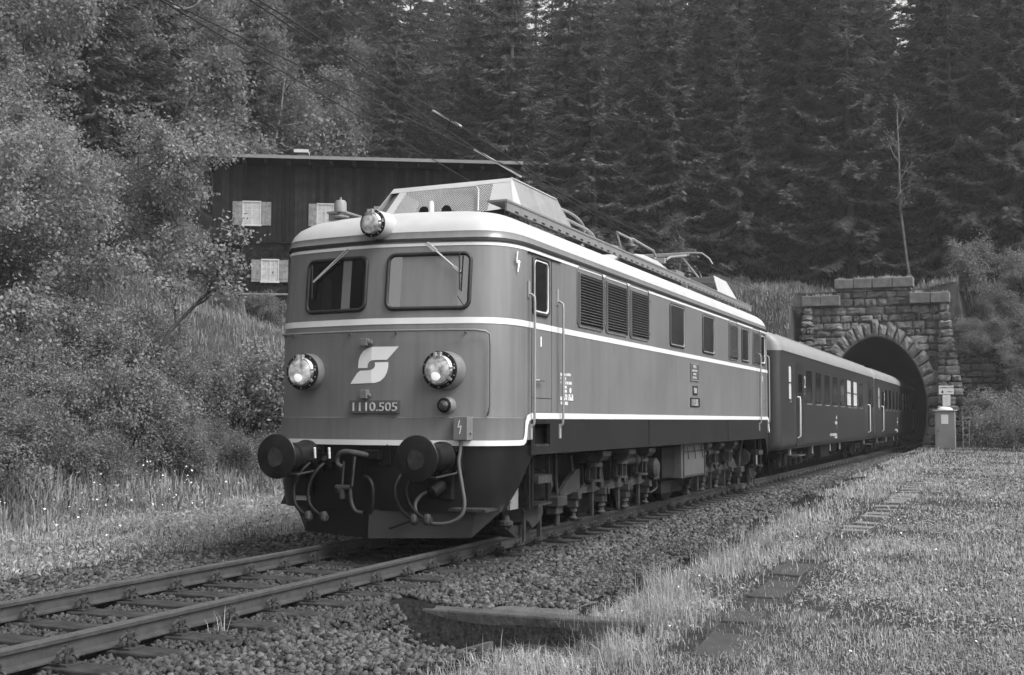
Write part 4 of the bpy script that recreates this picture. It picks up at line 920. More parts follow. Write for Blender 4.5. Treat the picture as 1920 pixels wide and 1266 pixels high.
# ------------------------------------------------------------------ coaches
def coach(y0, Lc, label, name='passenger_coach'):
    c = thing(name, label, 'coach', (0, y0+Lc/2, 0)); Wc = 1.44
    def sec(z): return Wc-.10*smooth01((.95-z)/.3)*1.0
    prof = [(Wc-.12, .72), (Wc-.05, .76), (Wc-.01, .85), (Wc, .95), (Wc, 2.0), (Wc, 3.20)]
    rprof = [(Wc, 3.20), (Wc-.01, 3.30), (Wc-.05, 3.42), (Wc-.14, 3.54), (Wc-.32, 3.66), (Wc-.62, 3.75), (Wc-1.0, 3.80), (0, 3.82)]
    y1 = y0+Lc; rc = .22
    def ringat(x, z): # plan rounded rect
        r = min(rc, x*.9) if x > .3 else .01
        P = []
        for cx_, cy_, a0 in ((x-r, y1-r, 0), (-x+r, y1-r, 90), (-x+r, y0+r, 180), (x-r, y0+r, 270)):
            for i in range(5): a = rad(a0+22.5*i); P.append((cx_+r*math.cos(a), cy_+r*math.sin(a), z))
        return P+[P[0]]
    b = MB().grid([ringat(x, z) for x, z in prof]); b.build('body', m_coach, c, smooth=40)
    MB().grid([ringat(max(x, .31), z) for x, z in rprof[:-1]]+[ringat(.31, 3.81)]).build('roof', m_croof, c, smooth=40)
    MB().grid([[(x, y0+.3, z) for x, z in ((-.31, 3.80), (.31, 3.80))], [(x, y1-.3, z) for x, z in ((-.31, 3.80), (.31, 3.80))]]).build('roof_ridge', m_croof, c)
    mb = MB()
    for s in (1, -1): mb.box(*sorted((s*1.09, s*1.11)), y0+1.2, y1-.4, 3.655, 3.69)
    mb.build('rain_rail', m_walk, c)
    mb = MB()
    for s in (1, -1): mb.box(*sorted((s*(Wc-.005), s*(Wc+.006))), y0+.25, y1-.25, 3.19, 3.215)
    mb.build('gutter_line', m_skirt, c)
    MB().box(-.62, .62, y0-.28, y0+.02, 1.0, 3.1).build('gangway_bellows', m_black, c); MB().box(-.62, .62, y1-.02, y1+.28, 1.0, 3.1).build('gangway_bellows', m_black, c)
    for s in (1, -1):
        def X(o): return s*(Wc+o)
        for (a, bb_) in ((2.35, 3.6), (Lc-2.15, Lc-.95)):
            d = MB().box(*sorted((X(-.10), X(.004))), y0+a, y0+bb_, .80, 3.02).build('door_recess', m_cdoor, c)
            MB().box(*sorted((X(.004), X(.008))), y0+a+.05, y0+bb_-.05, .9, 2.9).build('door_leaf', m_cdoor, d)
            MB().box(*sorted((X(.008), X(.010))), y0+a+.3, y0+bb_-.3, 1.9, 2.7).build('door_window', m_glassd, d)
            hy = y0+a+.15 if a < 5 else y0+a-.15
            MB().tube([(X(.0), hy, 2.08), (X(.07), hy, 2.08), (X(.08), hy, 2.0), (X(.08), hy, 1.05), (X(.0), hy, 1.0)], .022, 8).build('door_handrail', m_chrome if False else m_stripe, d, smooth=50)
            st = MB().box(*sorted((X(-.25), X(.04))), y0+a+.1, y0+bb_-.1, .52, .55); st.build('door_step', m_chrome, c)
            MB().box(*sorted((X(-.25), X(-.2))), y0+a+.15, y0+a+.3, .52, .8).build('step_hanger', m_rail_hand, c)
        wins = [(1.15, 1.55, 2.0, 2.86)]+[(3.95+i*1.78, 3.95+i*1.78+1.05, 1.98, 2.86) for i in range(8)]+[(Lc-.75, Lc-.4, 2.0, 2.86)]
        for i, (a, bb_, z0, z1) in enumerate(wins):
            lit = i in (0, 6, 7)
            o = MB().tube([(X(.002), y, z) for y, z in rrect(y0+a, y0+bb_, z0, z1, .06, 3)], .014, 6, closed=True).build('window', m_skirt, c)
            P = rrect(y0+a, y0+bb_, z0, z1, .06, 3)
            MB().add([(X(.006), y, z) for y, z in P], [tuple(range(len(P)))]).build('pane', m_coachlit if lit else m_glassc, o)
            if lit: MB().box(*sorted((X(.006), X(.012))), y0+a, y0+bb_, (z0+z1)/2-.02, (z0+z1)/2+.02).build('sash_bar', m_skirt, o)
            t = MB(); t.box(*sorted((X(.003), X(.012))), y0+a+.15, y0+bb_+.0, z0-.07, z0-.05); t.box(*sorted((X(.003), X(.012))), y0+bb_-.02, y0+bb_+.0, z0-.05, z0+.05); t.build('sill_bar', m_rail_hand, o)
        t = MB()
        for txt, h, yy_, zz_, sxx in (('2', .32, 3.66, 2.36, .9), ('.', .2, 3.70, 2.18, 1)):
            m_ = text_mb(txt, h, ((X(.005)), y0+yy_ if s > 0 else y0+Lc-yy_, zz_), (0, s, 0), (0, 0, 1), .004, sxx*1.2, .004); t.add(m_.v, m_.f)
        for txt, h, yy_, zz_, sxx in (('A', .13, 10.0, 1.50, 2.), ('505081', .10, 9.75, 1.34, 1.2), ('1', .11, 10.1, 1.2, 2.), ('RIC 35 t 160 km/h 24,5 m', .08, 8.6, .98, 1.3), ('REV 12.05.04', .06, 9.6, .90, 1.3)):
            m_ = text_mb(txt, h, (X(.005), y0+yy_ if s > 0 else y0+Lc-yy_, zz_), (0, s, 0), (0, 0, 1), .004, sxx, .002); t.add(m_.v, m_.f)
        t.build('inscription', mat('worn_lettering', .45, .6), c)
        for yy_ in (6.2, 9.9, 12.2): MB().cyl((s*1.25, y0+yy_, .5), (s*1.25, y0+yy_, .74), .03, 8).build('pipe_end', m_rail_hand, c)
    for yb in (3.3, Lc-3.3):
        mb = MB(); mb.box(-1.0, 1.0, y0+yb-1.5, y0+yb+1.5, .45, .65); 
        for s in (1, -1):
            mb.box(*sorted((s*.98, s*1.12)), y0+yb-1.55, y0+yb+1.55, .42, .6)
            for dy in (-1.25, 1.25): mb.box(*sorted((s*1.0, s*1.2)), y0+yb+dy-.15, y0+yb+dy+.15, .3, .6); mb.cyl((s*1.05, y0+yb+dy-.25, .25), (s*1.05, y0+yb+dy-.25, .5), .07, 10); mb.cyl((s*1.05, y0+yb+dy+.25, .25), (s*1.05, y0+yb+dy+.25, .5), .07, 10)
        mb.build('bogie', m_under, c)
        for dy in (-1.25, 1.25):
            mb = MB()
            for s in (1, -1): mb.ring([(-.02, .48), (.04, .47), (.045, .45), (.1, .45), (.12, .4), (.08, .36), (.08, .1), (.18, .08)], (s*.70, y0+yb+dy, .475), (s, 0, 0), 30)
            mb.cyl((-.7, y0+yb+dy, .475), (.7, y0+yb+dy, .475), .08, 10); mb.build('wheelset', m_under, c, smooth=35)
    mb = MB(); mb.box(-1.1, 1.1, y0+6.4, y0+7.6, .38, .75); mb.box(-1.15, 1.15, y0+8.6, y0+10.4, .32, .75); mb.box(-1.1, 1.1, y0+11.5, y0+12.6, .42, .75); mb.build('underfloor_box', m_under, c, bevel=.02)
    for s in (-1, 1):
        for yb_, dv in ((y0, -1), (y1, 1)):
            MB().ring([(0, .14), (.3, .13), (.31, .24), (.36, .24)], (s*.875, yb_, 1.05), (0, dv, 0), 20).build('buffer', m_black, c, smooth=40)
    return c
m_glassc = mat('coach_glass', .012, .1, var=.5, scale=2, ior=1.5)
m_coachlit = mat('pane_painted_lit', .5, .3, var=.1)  # bright panes: light put into the base colour, nothing shines behind
coach(18.0, 21.6, 'dark coach with light roof coupled right behind the locomotive')
coach(40.1, 21.6, 'second dark coach running into the tunnel mouth')

# ------------------------------------------------------------------ tunnel portal
PX, PY = .28, 52.0
def arch_pts(rx, rz, zc=2.2, n=24, bot=.0, botr=None):
    P = []
    for i in range(n+1):
        a = math.pi*i/n; ca, sa = math.cos(a), math.sin(a); e = 1.06
        P.append((PX+rx*math.copysign(abs(ca)**e, ca), zc+(rz-zc)*abs(sa)**e))
    k = botr or rx*.87
    right = [(PX+k, bot), (PX+rx*.97, 1.1)]; left = [(PX-rx*.97, 1.1), (PX-k, bot)]
    return right+P+left
portal = thing('tunnel_portal', 'rough stone tunnel portal with a ring of arch blocks', 'tunnel portal', (PX, PY, 0))
inner = arch_pts(2.48, 5.76)
# mortar backing: outer rectangle to arch, quads strip
mb = MB()
def outer_of(p):
    dx, dz = p[0]-PX, p[1]-2.2
    if p[1] < 1.5: return (PX+math.copysign(3.7, dx), p[1])
    t = min(3.7/abs(dx) if abs(dx) > 1e-6 else 99, 5.9/dz if dz > 1e-6 else 99); return (PX+dx*t, 2.2+dz*t)
out_ = [outer_of(p) for p in inner]
mb.grid([[(x, PY+.06, z) for x, z in inner], [(x, PY+.06, z) for x, z in out_]])
mb.box(PX-3.75, PX+3.75, PY+.07, PY+.5, 6.9, 8.15) if False else None
mb.add([(PX-3.6, PY+.07, 5.5), (PX+3.6, PY+.07, 5.5), (PX+3.6, PY+.07, 7.4), (PX-3.6, PY+.07, 7.4)], []) 
mb.build('wall_backing', m_mortar, portal)
MB().box(PX-1.9, PX+1.85, PY+.08, PY+.9, 6.2, 8.2).build('wall_backing', m_mortar, portal)
MB().box(PX-3.6, PX-2.9, PY+.08, PY+.9, -.6, 7.4).build('wall_backing', m_mortar, portal); MB().box(PX+2.9, PX+3.55, PY+.08, PY+.9, -.6, 7.4).build('wall_backing', m_mortar, portal)
# lining
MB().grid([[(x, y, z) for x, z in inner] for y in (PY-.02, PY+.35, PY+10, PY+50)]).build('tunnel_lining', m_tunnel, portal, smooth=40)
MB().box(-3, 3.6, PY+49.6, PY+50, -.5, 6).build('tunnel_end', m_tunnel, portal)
MB().tube([(x, PY-.03, z) for x, z in inner], .05, 6).build('arch_edge', mat('arch_edge_stone', .08, .9, var=.3), portal)
def stone(mb, x0, x1, z0, z1, yF, depth, r, fn=None):
    """rough faced block: rounded, uneven front"""
    g = .018; x0 += g; x1 -= g; z0 += g; z1 -= g; n = 4; vs = []; b = min(.07, (x1-x0)*.25, (z1-z0)*.25)
    us = [0, .22, .5, .78, 1]; bulge = r.uniform(.05, .14)
    for j in range(5):
        for i in range(5):
            u, v = us[i], us[j]; x = x0+(x1-x0)*u; z = z0+(z1-z0)*v; ed = i in (0, 4) or j in (0, 4)
            cor = i in (0, 4) and j in (0, 4)
            if cor: x += (.5-u)*2*b*.35; z += (.5-v)*2*b*.35
            y = yF-(0 if ed else bulge*r.uniform(.6, 1.25)); x += r.uniform(-.03, .03); z += r.uniform(-.03, .03)
            vs.append((x, y, z))
    for (i, j) in [(i, 0) for i in range(5)]+[(4, j) for j in range(1, 5)]+[(i, 4) for i in range(3, -1, -1)]+[(0, j) for j in range(3, 0, -1)]:
        p = vs[j*5+i]; vs.append((p[0], yF+depth, p[2]))
    if fn: vs = [fn(*p) for p in vs]
    fs = [(j*5+i, j*5+i+1, (j+1)*5+i+1, (j+1)*5+i) for j in range(4) for i in range(4)]
    rim = [0, 1, 2, 3, 4, 9, 14, 19, 24, 23, 22, 21, 20, 15, 10, 5]
    fs += [(rim[k], 25+k, 25+(k+1) % 16, rim[(k+1) % 16]) for k in range(16)]
    mb.add(vs, fs)
rp = random.Random(11)
def inside_arch(x, z, m):
    if z < 2.2: return abs(x-PX) < 2.48+m
    return ((abs(x-PX)/(2.48+m))**1.9+((z-2.2)/(3.56+m))**1.9) < 1
mb = MB(); z = -.4
while z < 8.2:
    h = rp.uniform(.2, .46); z1 = min(z+h, 8.2); xl, xr = (PX-3.58, PX+3.55) if z < 7.25 else (PX-1.95, PX+1.85)
    if z1 > 7.35 and z < 7.25: z1 = 7.32
    x = xl
    while x < xr-.05:
        w_ = rp.uniform(.22, 1.0)*(.6+h); x1 = min(x+w_, xr)
        if xr-x1 < .2: x1 = xr
        cx_, cz_ = (x+x1)/2, (z+z1)/2
        if not (inside_arch(cx_, cz_, .55) or inside_arch(x+.05, cz_, .40) or inside_arch(x1-.05, cz_, .40)): stone(mb, x, x1, z, z1, PY, .12, rp)
        elif not inside_arch(cx_, cz_, .3) and False: pass
        x = x1
    z = z1
mb.build('masonry', m_masonry, portal)
# voussoirs
mb = MB(); NV = 21
def ring_pt(a, m): 
    ca, sa = math.cos(a), math.sin(a); e = 1.06
    return (PX+(2.48+m)*math.copysign(abs(ca)**e, ca), 2.2+(3.56+m)*abs(sa)**e)
for k in range(NV):
    a0, a1 = math.pi*k/NV+.007, math.pi*(k+1)/NV-.007
    key = k == NV//2; M1 = .86 if key else rp.uniform(.6, .76)
    def fn(x, y, z, a0=a0, a1=a1, M1=M1):
        a = a0+(a1-a0)*x; p = ring_pt(a, .02+(M1-.02)*z); return (p[0], y, p[1])
    # unit stone in (x = along, z = radial)
    us = [0, .25, .5, .75, 1]; vs = []
    for j in range(5):
        for i in range(5):
            ed = i in (0, 4) or j in (0, 4); u, v = us[i]*.94+.03, us[j]
            vs.append(fn(u+rp.uniform(-.02, .02), PY-.10-(0 if ed else rp.uniform(.05, .13)), v))
    idx = [0, 1, 2, 3, 4, 9, 14, 19, 24, 23, 22, 21, 20, 15, 10, 5]
    for q in idx: p = vs[q]; vs.append((p[0], PY+.1, p[2]))
    fs = [(j*5+i, j*5+i+1, (j+1)*5+i+1, (j+1)*5+i) for j in range(4) for i in range(4)]+[(idx[t], 25+t, 25+(t+1) % 16, idx[(t+1) % 16]) for t in range(16)]
    t = MB().add(vs, fs); t.build('arch_stone', m_vous, portal)
for s in (1, -1):       # jamb blocks below the springing
    z = -.2; 
    while z < 2.1:
        z1 = min(z+rp.uniform(.36, .5), 2.2); xin = 2.48*(.87+.13*min(1, max(z, 0)/1.1)); w_ = rp.uniform(.5, .8)
        t = MB(); a, b = sorted((PX+s*(xin+.02), PX+s*(xin+w_))); stone(t, a, b, z, z1, PY-.08, .2, rp); t.build('arch_stone', m_vous, portal); z = z1
# battered buttresses either side
for s in (1, -1):
    mb = MB(); z = -.5
    while z < 7.3:
        h = rp.uniform(.3, .46); z1 = min(z+h, 7.32); t_ = (7.32-(z+z1)/2)/7.3
        xi = 2.75+.25*(1-t_)+.1; xo = 3.55+1.05*t_; x = xi
        while x < xo-.02:
            x1 = min(x+rp.uniform(.35, .7), xo)
            if xo-x1 < .22: x1 = xo
            a, b = sorted((PX+s*x, PX+s*x1)); stone(mb, a, b, z, z1, PY-.25-.5*t_, .5, rp); x = x1
        z = z1
    mb.build('buttress', m_masonry, portal)
    mb = MB(); mb.prism([(PX+s*2.8, PY-.05, -.5), (PX+s*4.5, PY-.05, -.5), (PX+s*3.5, PY-.05, 7.3), (PX+s*2.9, PY-.05, 7.3)], (0, .8, 0)); mb.build('buttress_core', m_mortar, portal)
    for (a, b) in ((1.70, 2.68), (2.70, 3.62)):
        x0_, x1_ = sorted((PX+s*a, PX+s*b)); MB().box(x0_, x1_, PY-.42, PY+.4, 7.34, 7.88).build('coping_stone', m_coping, portal, bevel=.04)
for (a, b, r_) in ((-1.98, -1.05, 0), (-1.03, -.12, 0), (-.10, .86, 0), (.88, 1.90, 0)):
    MB().box(PX+a, PX+b, PY-.25, PY+.5, 8.2, 8.72).build('coping_stone', m_coping, portal, bevel=.05)
rm_ = random.Random(4); tf = []
for k in range(46): tf.append((rm_.uniform(-1.6, 2.1), PY+rm_.uniform(-.2, .4), 8.72) if k % 2 else (rm_.choice((-1, 1))*rm_.uniform(2.0, 3.5)+PX, PY+rm_.uniform(-.3, .3), 7.88))
Pt = np.array([(a+rm_.gauss(0, .07), b+rm_.gauss(0, .05), c) for a, b, c in tf for _ in range(14)])
hh = rng.uniform(.04, .2, len(Pt)); an = rng.uniform(0, 6.28, len(Pt)); dd = np.stack([np.cos(an), np.sin(an), 0*an], 1)*.012
Vt = np.stack([Pt-dd, Pt+dd, Pt+np.column_stack([rng.normal(0, .05, len(Pt)), rng.normal(0, .05, len(Pt)), hh])], 1).reshape(-1, 3)
tag(npmesh('moss_tufts', Vt, np.arange(len(Vt)).reshape(-1, 3), m_grass), 'grass tufts growing on the portal coping', 'grass', kind='stuff')
# overgrown retaining wall right of the portal, its shade painted into the stone
rw = thing('retaining_wall', 'overgrown rubble wall painted dark for shade right of the tunnel portal', 'wall', (6, 51.6, 0)); mb = MB(); z = -.3
while z < 5.4:
    z1 = z+rp.uniform(.28, .42); x = 4.1
    while x < 10.5:
        x1 = x+rp.uniform(.4, .85)
        if z1 < 5.4-(x-4.1)*.45: stone(mb, x, x1, z, z1, 51.75+.1*z, .3, rp)
        x = x1
    z = z1
mb.build('masonry', mat('shaded_masonry', .07, .9, var=.5, scale=3, island=.4, bump=.8, bscale=9), rw)
MB().prism([(4.0, 51.95, -.6), (11, 51.95, -.6), (11, 52.2, 2.1), (4.0, 52.4, 5.2)], (0, .6, .1)).build('wall_core', m_mortar, rw)

# ------------------------------------------------------------------ cabinet, sign, ladder beside the portal
cb = thing('switch_cabinet', 'pale grey switch cabinet with a domed lid beside the tunnel mouth', 'cabinet', (3.85, 46, .2))
MB().box(3.42, 4.28, 45.7, 46.4, .1, 1.92).build('housing', m_cab, cb, bevel=.02)
t = MB(); t.box(3.5, 4.2, 45.68, 45.70, .25, 1.85); t.build('door', m_cab, cb)
t = MB(); t.box(3.56, 3.59, 45.66, 45.68, .95, 1.06); t.build('lock', m_under2, cb)
t = MB(); t.box(3.36, 4.34, 45.62, 46.46, 1.92, 1.955); R = []
for k in range(6):
    a = k/5*math.pi/2; rr = .34*math.cos(a)+.001; R.append([(3.85+rr*math.cos(q*math.pi/8), 46.04+rr*.9*math.sin(q*math.pi/8), 1.955+.15*math.sin(a)) for q in range(17)])
t.grid(R); t.build('lid', mat('cabinet_lid', .5, .6), cb, smooth=40)
MB().box(3.70, 4.0, 45.665, 45.678, 1.32, 1.74).build('notice', m_paper, cb)
sg = thing('tunnel_name_sign', 'white tunnel name board on a post above the cabinet', 'sign', (3.75, 50.2, 0))
def sgx(x): return x
MB().box(3.38, 4.06, 50.2, 50.23, 2.74, 3.16).build('board', m_paper, sg)
t = text_mb('AUSSERBERG-TUNNEL', .065, (3.41, 50.195, 3.04), (1, 0, 0), (0, 0, 1), .004, .72, .001)
m_ = text_mb('1198 m', .065, (3.73, 50.195, 2.84), (1, 0, 0), (0, 0, 1), .004, 1., .001); t.add(m_.v, m_.f)
t.prism([(3.50+a, 50.197, 2.80+b) for a, b in ((0, 0), (.09, 0), (.09, .08), (.075, .12), (.045, .135), (.015, .12), (0, .08))], (0, -.003, 0)); t.build('lettering', m_ink, sg)
MB().box(3.55, 3.90, 50.2, 50.225, 2.18, 2.71).build('timetable_board', m_paper, sg)
t = MB(); t.box(3.722, 3.728, 50.196, 50.2, 2.25, 2.65); [t.box(3.6, 3.85, 50.196, 50.2, 2.3+.08*k, 2.303+.08*k) for k in range(5)]; t.build('table_lines', mat('grey_print', .3, .7), sg)
MB().cyl((3.72, 50.27, -.2), (3.72, 50.27, 3.1), .03, 10).build('post', m_under2, sg)
ld = thing('step_ladder', 'small metal ladder behind the cabinet', 'ladder', (4.75, 49.5, 0)); t = MB()
t.tube([(4.46, 49.5, .1), (4.46, 49.8, 1.7)], .02, 6); t.tube([(4.74, 49.5, .1), (4.74, 49.8, 1.35)], .02, 6); t.build('side_rail', m_rail_hand, ld)
for z in (.45, .78, 1.1, 1.4, 1.6): MB().box(4.46, 4.74, 49.5+.18*z, 49.54+.18*z, z, z+.03).build('rung', m_rail_hand, ld)

# ------------------------------------------------------------------ house on the bank
k_ = 1.15; A_ = Vector((6.755+(-20.74-6.755)*k_, -12.168+(24.58+12.168)*k_)); ud = Vector((.8791, .4766)); nd_ = Vector((-.4766, .8791))   # along, away
def hz(z): return 1.478+(z-1.478)*k_
def HP(u, w, z): p = A_+ud*u*k_+nd_*w; return (p.x, p.y, hz(z))
house = thing('timber_house', 'black timber house with pale shutters on the bank', 'house', HP(6, 4, 5.0))
def hbox(mb, u0, u1, w0, w1, z0, z1):
    P = [HP(u0, w0, z0), HP(u1, w0, z0), HP(u1, w1, z0), HP(u0, w1, z0), HP(u0, w0, z1), HP(u1, w0, z1), HP(u1, w1, z1), HP(u0, w1, z1)]
    return mb.add(P, [(0,3,2,1),(4,5,6,7),(0,1,5,4),(1,2,6,5),(2,3,7,6),(3,0,4,7)])
mb = MB(); hbox(mb, .30, 11.2, 0, 8, 8.0, 10.86); hw = mb.build('upper_wall', m_boards, house)
t = MB(); u = .32; rh = random.Random(3)
while u < 11.18: w_ = rh.uniform(.11, .17); hbox(t, u, min(u+w_, 11.2), -.022-rh.uniform(0, .012), -.002, 8.0, 10.84); u += w_+.012
t.build('boards', mat('boards', 0.016, .8, var=.4, scale=2.5, island=.5, streak=.4, spec=.1), house)
hbox(MB(), .30, 11.2, -.10, .0, 7.93, 8.0).build('floor_beam', m_boards, house)
hbox(MB(), .30, 11.2, .04, 8, 5.0, 7.93).build('lower_wall', mat('shingles', 0.018, .85, var=.6, scale=9), house)
t = MB()
for r_ in range(9):
    for c_ in range(50): 
        hbox(t, .4+c_*.21+(r_ % 2)*.105, .4+c_*.21+(r_ % 2)*.105+.17, .0, .03, 5.9+r_*.22, 5.9+r_*.22+.19)
t.build('shingles', mat('shingle_tiles', 0.013, .8, var=.5, scale=5, island=.6, spec=.1), house)
mb = MB(); hbox(mb, -.05, 11.75, -.75, 8.6, 11.0, 11.08); rf = mb.build('roof', m_boards, house)
hbox(MB(), -.07, 11.77, -.80, -.752, 10.99, 11.11).build('roof_edge', m_roofedge, rf)
t = MB()
for i in range(14): hbox(MB(), .6+i*.8, .72+i*.8, -.7, -.03, 10.80, 10.98).build('rafter_end', m_boards, house)
ch = hbox(MB(), 3.36, 3.70, -.1, .4, 11.08, 11.33).build('chimney', m_chim, rf)
hbox(MB(), 3.24, 3.78, -.25, .55, 11.33, 11.45).build('chimney_cap', m_hframe, rf)
def hwin(u0, ul, ur, u1, z0, z1, lab=None):
    f = MB(); e = .05
    hbox(f, ul-.04, ul, -.06, .02, z0-.02, z1+.04); hbox(f, ur, ur+.04, -.06, .02, z0-.02, z1+.04); hbox(f, ul-.04, ur+.04, -.07, .02, z1, z1+.05); hbox(f, ul-.06, ur+.06, -.09, .02, z0-.06, z0)
    hbox(f, (ul+ur)/2-.02, (ul+ur)/2+.02, -.05, .0, z0, z1); o = f.build('window', m_hframe, house)
    g = MB(); hbox(g, ul, ur, -.035, -.028, z0, z1); g.build('pane', m_curtain, o)
    g = MB(); 
    for z_ in (z0+(z1-z0)/3, z0+(z1-z0)*2/3): hbox(g, ul, ur, -.045, -.036, z_-.012, z_+.012)
    for q in (.25, .75): hbox(g, ul+(ur-ul)*q-.01, ul+(ur-ul)*q+.01, -.045, -.036, z0, z1)
    g.build('glazing_bars', m_hframe, o)
    for a, b in ((u0, ul-.05), (ur+.05, u1)):
        s_ = MB(); hbox(s_, a, b, -.07, -.045, z0-.03, z1+.02); so_ = s_.build('shutter', m_shutter, house)
        s_ = MB(); hbox(s_, a, b, -.078, -.071, z0+.08, z0+.14); hbox(s_, a, b, -.078, -.071, z1-.16, z1-.10); s_.build('shutter_batten', m_shutter, so_)
hwin(1.03, 1.42, 2.03, 2.43, 8.62, 9.45); hwin(3.81, 4.14, 4.70, 5.05, 8.62, 9.42); hwin(6.22, 6.58, 7.16, 7.5, 8.62, 9.38); hwin(9.0, 9.36, 9.94, 10.3, 8.62, 9.4)
hwin(1.75, 2.14, 2.72, 3.09, 6.52, 7.29); hwin(4.4, 4.8, 5.38, 5.78, 6.52, 7.29)
mb = MB(); hbox(mb, 1.5, 3.4, -1.8, -1.4, 5.86, 5.92); hbox(mb, 1.6, 1.7, -1.7, -1.5, 5.3, 5.86); hbox(mb, 3.2, 3.3, -1.7, -1.5, 5.3, 5.86)
bn = thing('garden_bench', 'weathered plank bench in front of the timber house', 'bench', HP(2.4, -1.6, 5.3)); mb.build('plank_seat', m_shutter, bn)

# ------------------------------------------------------------------ overhead wires
def wire(pts, r, label, ext=True):
    P = [Vector(p) for p in pts]
    if ext: P = [P[0]+(P[0]-P[1]).normalized()*60]+P
    return tag(MB().tube(P, r, 6).build('overhead_wire', m_wire), label, 'wire')
wire([(.36, -3, 5.3), (-.10, 3.6, 5.19), (-.33, 7.37, 5.28), (-1.11, 18.98, 5.49), (-1.93, 31.28, 6.15), (-3.3, 51.84, 6.89)], .008, 'lower of the two thin wires running down to the portal')
wire([(.28, -2.76, 5.39), (-.04, 2.22, 5.41), (-.49, 8.95, 5.40), (-1.16, 19.18, 5.8), (-2.1, 33.56, 6.48), (-3.27, 51.31, 7.32)], .008, 'upper of the two thin wires running down to the portal')
wire([(-.41, -3.32, 5.3), (-.88, 1.41, 5.3), (-1.28, 5.5, 5.3), (-1.9, 12, 5.3)], .008, 'contact wire passing lowest over the timber house roof')
wire([(-.40, -3.3, 5.32), (-.35, -.8, 5.30), (-.35, .46, 5.3), (-.28, 4.15, 5.3), (-.2, 9, 5.28), (0, 50, 5.3)], .008, 'contact wire ending above the light roof hood')
tag(MB().tube([(-.17, 3.2, 5.25), (-.2, 5.0, 5.20)], .016, 6).build('wire_clamp', m_wirel), 'bright tension rod on the wire above the roof hood', 'clamp')
tag(MB().ring([(0, .02), (.05, .05), (.12, .05), (.2, .02)], (-.2, 5.0, 5.19), (0, 1, -.02), 10).build('wire_insulator', m_black), 'dark insulator at the end of the tension rod', 'insulator')
tag(MB().tube([(-.02, 2.1, 5.42), (-.12, 2.2, 5.3), (-.3, 2.4, 5.29)], .006, 5).build('wire_dropper', m_wire), 'thin dropper joining two overhead wires', 'dropper')
tag(MB().tube([(-.04, 1.6, 5.412), (-.06, 2.5, 5.412)], .014, 6).build('wire_clamp', m_wirel), 'short bright splice on the upper wire', 'clamp')
tag(MB().tube(smoothpath([(-.5, -3., 5.36), (-.45, -3, 5.325), (-.36, -3, 5.31), (-.27, -3, 5.32), (-.21, -3, 5.38), (-.19, -3, 5.6), (-.18, -3.0, 6.2)]), .012, 6).build('registration_arm', m_rail_hand), 'curved pale steady arm at the top edge over the wires', 'bracket')
br = thing('portal_bracket', 'tubular wire bracket fixed to the portal corner', 'bracket', (-3.2, 51.6, 7.2))
MB().tube([(-6.6, 51.6, 7.40), (-3.2, 51.6, 7.30)], .03, 8).build('bracket_tube', m_under2, br); MB().tube([(-5.5, 51.6, 6.80), (-3.2, 51.6, 7.28)], .03, 8).build('bracket_tube', m_under2, br)
MB().cyl((-6.2, 51.6, 6.4), (-6.2, 51.6, 7.5), .06, 10).build('bracket_insulator', m_cage, br)

# ------------------------------------------------------------------ slabs, beam, planks on the meadow
def slab(x, y, w, d_, rot, m_, label, z=None, tilt=(0, 0), th=.05):
    o = MB().box(-w/2, w/2, -d_/2, d_/2, -th, 0).build('slab', m_, None, bevel=.012)
    o.location = (x, y, (float(H(x, y))+.02) if z is None else z); o.rotation_euler = (tilt[0], tilt[1], rot)
    return tag(o, label, 'slab')
rs = random.Random(9)
slab(4.62, -2.55, .40, .9, .05, m_slabd, 'nearest dark slab lying tilted in the grass at the picture bottom', tilt=(.03, .05))
slab(4.48, -1.2, .30, .6, .02, m_slabd, 'dark slab half buried in grass, second from the camera', tilt=(.0, -.02)); slab(4.40, .75, .34, 1.1, -.02, m_slabd, 'long dark slab in the middle of the meadow path', tilt=(.02, .02))
slab(4.32, 2.3, .34, 1.2, .03, m_slabd, 'dark slab with bits of straw, fourth from the camera', tilt=(-.01, .03)); slab(4.38, 3.75, .32, 1.1, .0, m_slabd, 'dark slab with a worn edge, fifth from the camera', tilt=(.01, .02)); slab(4.50, 5.4, .32, 1.2, .04, m_slabd, 'farthest dark slab before the pale ones', tilt=(.02, .0))
y = 7.2; n_ = 0
while y < 20:
    if n_ not in (3, 8):
        o = slab(4.45+rs.uniform(-.04, .04)+.01*(y-7), y, rs.uniform(.34, .48), rs.uniform(.3, .42), rs.uniform(-.12, .12), m_slab, 'pale concrete slab in the row leading to the cabinet', tilt=(rs.uniform(-.03, .03), rs.uniform(-.04, .04))); o['group'] = 'pale concrete slabs along the path'
    y += rs.uniform(.5, .75); n_ += 1
bmv = MB().box(1.40, 3.85, -2.12, -1.90, -.46, -.245); tag(bmv.build('timber_beam', m_beam, bevel=.02), 'old dark timber beam edging the hollow beside the ballast', 'beam')
X, Y = np.meshgrid(np.arange(1.6, 3.75, .12), np.arange(-1.9, -.9, .12)); Zs = -.285+(vnoise(X, Y, .4, 9)-.5)*.05-.0*X
V = np.stack([X.ravel(), Y.ravel(), Zs.ravel()], 1); nx = X.shape[1]; I, J = np.meshgrid(np.arange(nx-1), np.arange(X.shape[0]-1)); A = (J*nx+I).ravel()
npmesh('sand', V, np.stack([A, A+1, A+nx+1, A+nx], 1), m_sand, smooth=True)['kind'] = 'structure'
tag(MB().obox((2.55, -3.0, -.42), (.12, .30, .02), (-.02, .01, 0), (0, 0, .02)).build('wooden_stick', m_beam), 'stick lying in the hollow before the beam', 'stick')

